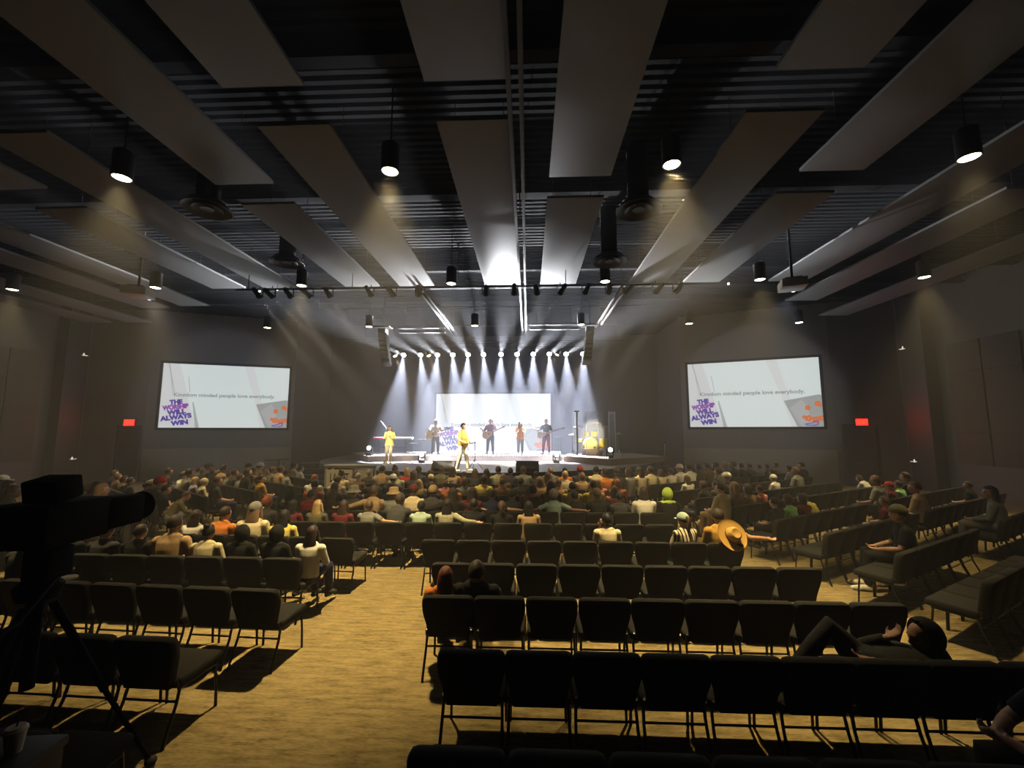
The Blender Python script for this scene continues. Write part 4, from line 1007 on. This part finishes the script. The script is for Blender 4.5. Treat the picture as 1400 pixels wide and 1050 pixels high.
# people met singly
def special(px, py, Y, pose, sl, hair, hc, top, tr, label, ang=0., skin='fair', hat=None, hatc=None, z=None, vox=None):
    q = aty(px, py, Y); zz = q.z if z is None else z
    sc = (zz - .47) / .70
    F_ = sfig(pose, sl) if not vox else fig(pose + sl + 'fine', SEATED[pose], sleeves=sl, vox=vox, dec=.6)
    return person(F_, (q.x, q.y - .0, .47 * (1 - sc)), ang, sc, skin, hair, hc, top, tr, label, hat, hatc, 'white', group=None)
person(fig('slouch', slouch, sleeves='short'), (aty(607, 795, 4.72).x, 4.86, .056), .1, .88, 'fair', 'bob', 'auburn', 'orange', 'grey', 'slouched person with red-brown hair and orange top near the centre aisle')
person(fig('slouch', slouch, sleeves='short'), (aty(652, 790, 4.72).x, 4.86, 0), -.05, 1.0, 'tan', 'short', 'dark', 'black', 'grey', 'slouched person with short dark hair and black tee beside the red-haired one')
special(829, 713, 6.96, 'h', 'short', 'short', 'black', 'cream', 'charcoal', 'lone seated person in pale yellow shirt, hand raised to the face, mid hall', z=1.06, skin='brown')
special(933, 711, 6.94, 'n', 'short', 'ponytail', 'brown', 'striped cream and black', 'charcoal', 'seated person in a cream and black striped top and grey-green cap', hat='cap', hatc='mint', ang=.35)
special(981, 706, 6.94, 'r', 'short', 'short', 'dark', 'mustard', 'charcoal', 'seated person in mustard shirt beside the hanging straw hat', skin='tan')
q = aty(1214, 702, 6.95)
person(fig('fsl', lambda: seated(('lap', 'lap'), lean=-.05, pitch=-.1), sleeves='short'), (q.x + .1, q.y, -.01), math.radians(62), 1.03, 'tan', 'short', 'brown', 'black', 'black', 'person in black tee and backward cap sitting sideways on a right-wing chair', 'cap back', 'olive', 'white')
person(fig('recline', recline, sleeves='long', vox=.008), (2.78, 3.74, -.02), math.radians(88), 1., 'brown', None, 'black', 'black', 'black', 'person in black hood reclining sideways with one knee up across the chairs', 'hood', 'black', 'charcoal')
person(fig('edge', lambda: seated(('clasp', 'clasp'), lean=.12, pitch=-.1), sleeves='short', vox=.007), (3.12, 2.66, 0), math.radians(75), 1., 'fair', 'short', 'brown', 'black', 'charcoal', 'person at the lower right edge with clasped hands over the nearest chairs', None, None)
person(fig('armout', SEATED['r'], sleeves='short', vox=.008), (-6.15, 5.14, 0), -.06, 1., 'fair', 'short', 'brown', 'charcoal', 'charcoal', 'person at the left edge resting a bare arm along the chair back')
t = thing('straw_hat', 'wide mustard straw hat hung on the last chair beside the mustard shirt', 'hat', (3.05, 6.60, .93), 0, rot=(math.radians(62), 0, math.radians(14)))
M_straw = mat('straw', (.52, .30, .07), .85, var=.25, scale=90)
obj('brim', MB().lathe([(.11, .004), (.20, -.004), (.235, .012), (.233, .02), (.20, .004), (.11, .012)], n=40), M_straw, t)
obj('crown', MB().lathe([(.115, .0), (.108, .05), (.095, .10), (.07, .118), (.04, .108), (.01, .104)], n=32), M_straw, t)
obj('hat_band', MB().lathe([(.117, .004), (.114, .032), (.112, .032), (.112, .004)], n=32), mat('hat_band_brown', (.12, .06, .02), .7), t)
t = thing('smartphone', 'bright lit phone held in the audience left of centre', 'phone', aty(487, 674, 10.72), 0, rot=(math.radians(-20), 0, 0))
obj('case', MB().box((0, 0, 0), (.08, .010, .155), bev=.004), M_black, t)
obj('screen', MB().box((0, -.006, 0), (.072, .002, .145)), emi('phone_screen', (.95, .93, .95), 1.6), t)
# ------------------------------------------------------------------ band
A = lambda *a: a
def stand_person(key, pose, loc, ang, h, skin, hair, hc, top, tr, label, sl='short', hat=None, hatc=None, coat=False, shoe='charcoal'):
    return person(fig(key, pose, sleeves=sl, coat=coat), loc, ang, h / 1.75, skin, hair, hc, top, tr, label, hat, hatc, shoe)
stand_person('woman', lambda: standing((((-.27, .03, 1.14), (-.10, .22, 1.20), (.3, .5, .7), (0, -1, 0)), ((.27, .03, 1.14), (.10, .22, 1.18), (-.3, .5, .7), (0, -1, 0))), (.09, .11), (.0, .04), fem=True), (-6.45, 19.35, 1.0), PI, 1.68, 'fair', 'wavy', 'brown', 'yellow', 'cream', 'person in bright yellow jacket and pale trousers standing at the keyboards', 'long', coat=True, shoe='yellow')
stand_person('speaker', lambda: standing((((-.30, .02, 1.14), (-.18, .26, 1.02), (.5, .8, 0), (0, 0, -1)), ((.30, .0, 1.13), (.20, .27, 1.02), (-.1, 1, .05), (0, 0, -1))), (.10, .10), (.20, -.18), belly=.11, yaw=-.2), (-2.40, 15.32, 1.0), -PI / 2 - .25, 1.74, 'tan', 'short', 'black', 'mustard', 'cream', 'person in mustard shirt and pale yellow trousers walking at the stage front', 'short', shoe='cream')
stand_person('guitar_a', lambda: standing((((-.32, -.02, 1.15), (-.12, .22, 1.06), (.8, .5, -.1), (0, -1, 0)), ((.30, .05, 1.12), (.38, .24, 1.22), (.2, .5, .8), (-1, 0, 0))), (.13, .15), (.05, 0), yaw=.3), (-4.75, 21.4, 1.25), PI + .5, 1.78, 'dark', 'short', 'black', 'cream', 'charcoal', 'person playing guitar in cream shirt at the left end of the band')
stand_person('guitar_b', lambda: standing((((-.30, .08, 1.20), (-.12, .13, 1.60), (.1, 0, 1), (0, -1, 0)), ((.33, .02, 1.14), (.42, .2, 1.24), (.5, .5, .6), (-1, 0, 0))), (.14, .15), (.0, .05), pitch=.1), (-2.0, 22.2, 1.25), PI, 1.80, 'tan', 'short', 'dark', 'maroon', 'charcoal', 'person with guitar in dark red shirt raising one hand before the video wall')
stand_person('singer', lambda: standing((((-.24, .05, 1.14), (-.06, .22, 1.28), (.3, .2, .9), (0, -1, 0)), ((.24, .05, 1.14), (.06, .22, 1.22), (-.3, .2, .9), (0, -1, 0))), (.10, .11), (0, .03), fem=True), (-.40, 21.6, 1.25), PI, 1.68, 'tan', 'long', 'brown', 'orange', 'grey', 'long haired person singing in orange-brown top right of the red guitarist', 'short', coat=True, shoe='white')
stand_person('bassist', lambda: standing((((-.30, .0, 1.13), (-.08, .24, 1.06), (.8, .3, -.1), (0, -1, 0)), ((.34, .05, 1.22), (.60, .16, 1.26), (.9, .2, .3), (0, -1, 0))), (.14, .17), (.0, .06), yaw=.5), (.95, 21.9, 1.25), PI - .35, 1.80, 'tan', 'short', 'dark', 'black', 'maroon', 'person playing bass in black tee at the right end of the band')
def guitar(name, label, loc, ang, tilt, c, bass=False):
    t = thing(name, label, 'guitar', loc, group='guitars of the band', rot=(0, 0, 0))
    R = (rz(ang) @ ry(tilt)).to_4x4(); t.rotation_euler = R.to_euler()
    k = .85 if bass else 1.
    P = []
    for i in range(28):
        a = 2 * PI * i / 28; x = math.cos(a); r = .17 + .045 * math.cos(2 * a) + .03 * (-x)
        P.append((x * .25 * k * (1.05 - .1 * x), math.sin(a) * (.20 - .05 * x - .055 * math.exp(-((x - .25) / .3) ** 2)) * k))
    FX = Matrix(((1, 0, 0, 0), (0, 0, 1, 0), (0, 1, 0, 0), (0, 0, 0, 1)))
    obj('guitar_body', MB().prism(P, -.025 if bass else -.05, .025 if bass else .05, FX), mat('guitar_' + name + label[:3], c, .3, var=.2, scale=4), t)
    L = .86 if bass else .62
    obj('neck', MB().box((.22 + L / 2, -.03, 0), (L, .03, .05), bev=.006), mat('guitar_neck', (.16, .08, .04), .4), t)
    obj('headstock', MB().box((.22 + L + .08, -.02, 0), (.18, .02, .075), bev=.006), mat('guitar_headstock', (.10, .05, .03), .4), t)
    if not bass: obj('sound_hole', MB().lathe([(.045, 0), (.045, .004)], (.08, -.0535 if False else -.052, 0), 16, rx(PI / 2)), M_black, t)
    obj('strap', MB().tube([(-.24, .02, 0), (-.2, .16, .22), (.02, .20, .36), (.2, .16, .22), (.25, .02, .04)], [(.025, .004)] * 5, 8, cap='flat'), M_black, t)
guitar('acoustic_guitar', 'pale acoustic guitar of the guitarist in cream', (-4.92, 21.17, 2.27), .35, -.35, (.50, .32, .13))
guitar('acoustic_guitar', 'brown acoustic guitar of the guitarist in dark red', (-2.12, 21.98, 2.27), 0., -.45, (.36, .17, .06))
guitar('bass_guitar', 'bass guitar with long pale neck held by the bassist', (.72, 21.70, 2.28), -.25, -.28, (.40, .34, .22), True)
# ------------------------------------------------------------------ camera position in front, left
M_rig = mat('matt_black_rig', (.004, .004, .004), .8, spec=.06)
t = thing('video_camera', 'black broadcast camera on a tripod left of the centre aisle', 'video camera', (-3.42, 2.92, 0), .1)
obj('camera_body', MB().box((-.08, .12, 1.83), (.42, .50, .30), bev=.03), M_rig, t)
obj('lens', MB().box((.02, .52, 1.83), (.24, .34, .24), bev=.03).lathe([(.10, 0), (.12, .14), (.11, .15)], (.02, .66, 1.83), 24, rx(-PI / 2)), M_rig, t)
obj('viewfinder', MB().box((.0, .02, 2.08), (.24, .2, .16), rx(.2), bev=.02).box((.0, .06, 1.99), (.06, .06, .1)), M_rig, t)
obj('pan_handle', MB().tube([(.2, -.1, 1.5), (.34, -.45, 1.36), (.36, -.62, 1.33)], [.014, .014, .02], 8), M_rig, t)
obj('fluid_head', MB().box((0, .05, 1.56), (.18, .2, .22), bev=.03).lathe([(.11, 1.34), (.13, 1.42), (.09, 1.46)], n=20), M_rig, t)
obj('column', MB().cyl((0, 0, .75), (0, 0, 1.36), .04, n=12), M_rig, t)
for a in (-.05, 2.1, 4.2):
    d = V((math.cos(a + .55), math.sin(a + .55), 0))
    l = obj('leg', MB().tube([d * .08 + V((0, 0, 1.30)), d * .40 + V((0, 0, .62))], [.026, .024], 10, cap='flat').tube([d * .36 + V((0, 0, .70)), d * .70 + V((0, 0, .03))], [.017, .016], 10, cap='flat'), M_rig, t)
    obj('rubber_foot', MB().ell(d * .70 + V((0, 0, .032)), (.04, .04, .032)), mat('rubber', (.02, .02, .02), .8), l)
t = thing('equipment_case', 'black upright equipment case at the lower left corner', 'case', (-2.72, 2.06, 0), .1)
obj('case_body', MB().box((0, 0, .44), (.62, .40, .84), bev=.02), M_blackmetal, t)
obj('lid', MB().box((0, 0, .885), (.64, .42, .05), bev=.015), M_black, t)
for sx in (-1, 1):
    for sy in (-1, 1): obj('wheel', MB().cyl((sx * .24 - .012, sy * .14, .022), (sx * .24 + .012, sy * .14, .022), .022, n=12), M_black, t)
t = thing('paper_cup', 'pale paper cup with lid and straw on the black case', 'cup', (-2.56, 2.16, .91))
obj('cup_body', MB().lathe([(.030, 0), (.042, .10), (.043, .10)], n=24), mat('paper_cup_white', (.42, .36, .27), .7), t)
obj('lid', MB().lathe([(.045, .098), (.045, .108), (.036, .112), (.036, .12), (.01, .121)], n=24), mat('cup_lid', (.46, .40, .30), .5), t)
obj('straw', MB().cyl((.0, 0, .1), (.012, .0, .17), .004, n=8), mat('straw_dark', (.1, .05, .03), .5), t)
# ------------------------------------------------------------------ camera, air, view
w = bpy.data.worlds.new('hall_air'); SC.world = w; w.use_nodes = True; nt = w.node_tree; nt.nodes.clear()
wo = nt.nodes.new('ShaderNodeOutputWorld'); bg = nt.nodes.new('ShaderNodeBackground'); bg.inputs[0].default_value = (0, 0, 0, 1); bg.inputs[1].default_value = 0
vs = nt.nodes.new('ShaderNodeVolumeScatter'); vs.inputs['Color'].default_value = (.9, .92, 1, 1); vs.inputs['Density'].default_value = .0060; vs.inputs['Anisotropy'].default_value = 0.
nt.links.new(bg.outputs[0], wo.inputs['Surface']); nt.links.new(vs.outputs[0], wo.inputs['Volume'])
cd = bpy.data.cameras.new('camera'); cam = bpy.data.objects.new('camera', cd); COL.objects.link(cam)
cd.sensor_fit = 'HORIZONTAL'; cd.sensor_width = 36; cd.lens = F / 1400 * 36; cd.clip_start = .05; cd.clip_end = 200
cam.location = (0, 0, H); cam.rotation_euler = (PI / 2 + PITCH, 0, YAW)
SC.camera = cam
SC.view_settings.view_transform = 'Standard'; SC.view_settings.look = 'None'; SC.view_settings.gamma = 1; SC.view_settings.exposure = 0
SC.view_settings.use_curve_mapping = False
SC.cycles.max_bounces = 5; SC.cycles.diffuse_bounces = 3; SC.cycles.glossy_bounces = 2; SC.cycles.transparent_max_bounces = 8; SC.cycles.volume_bounces = 0
SC.cycles.sample_clamp_indirect = 4; SC.cycles.sample_clamp_direct = 0; SC.cycles.use_denoising = True; SC.cycles.caustics_reflective = False; SC.cycles.caustics_refractive = False
SC.cycles.use_light_tree = True
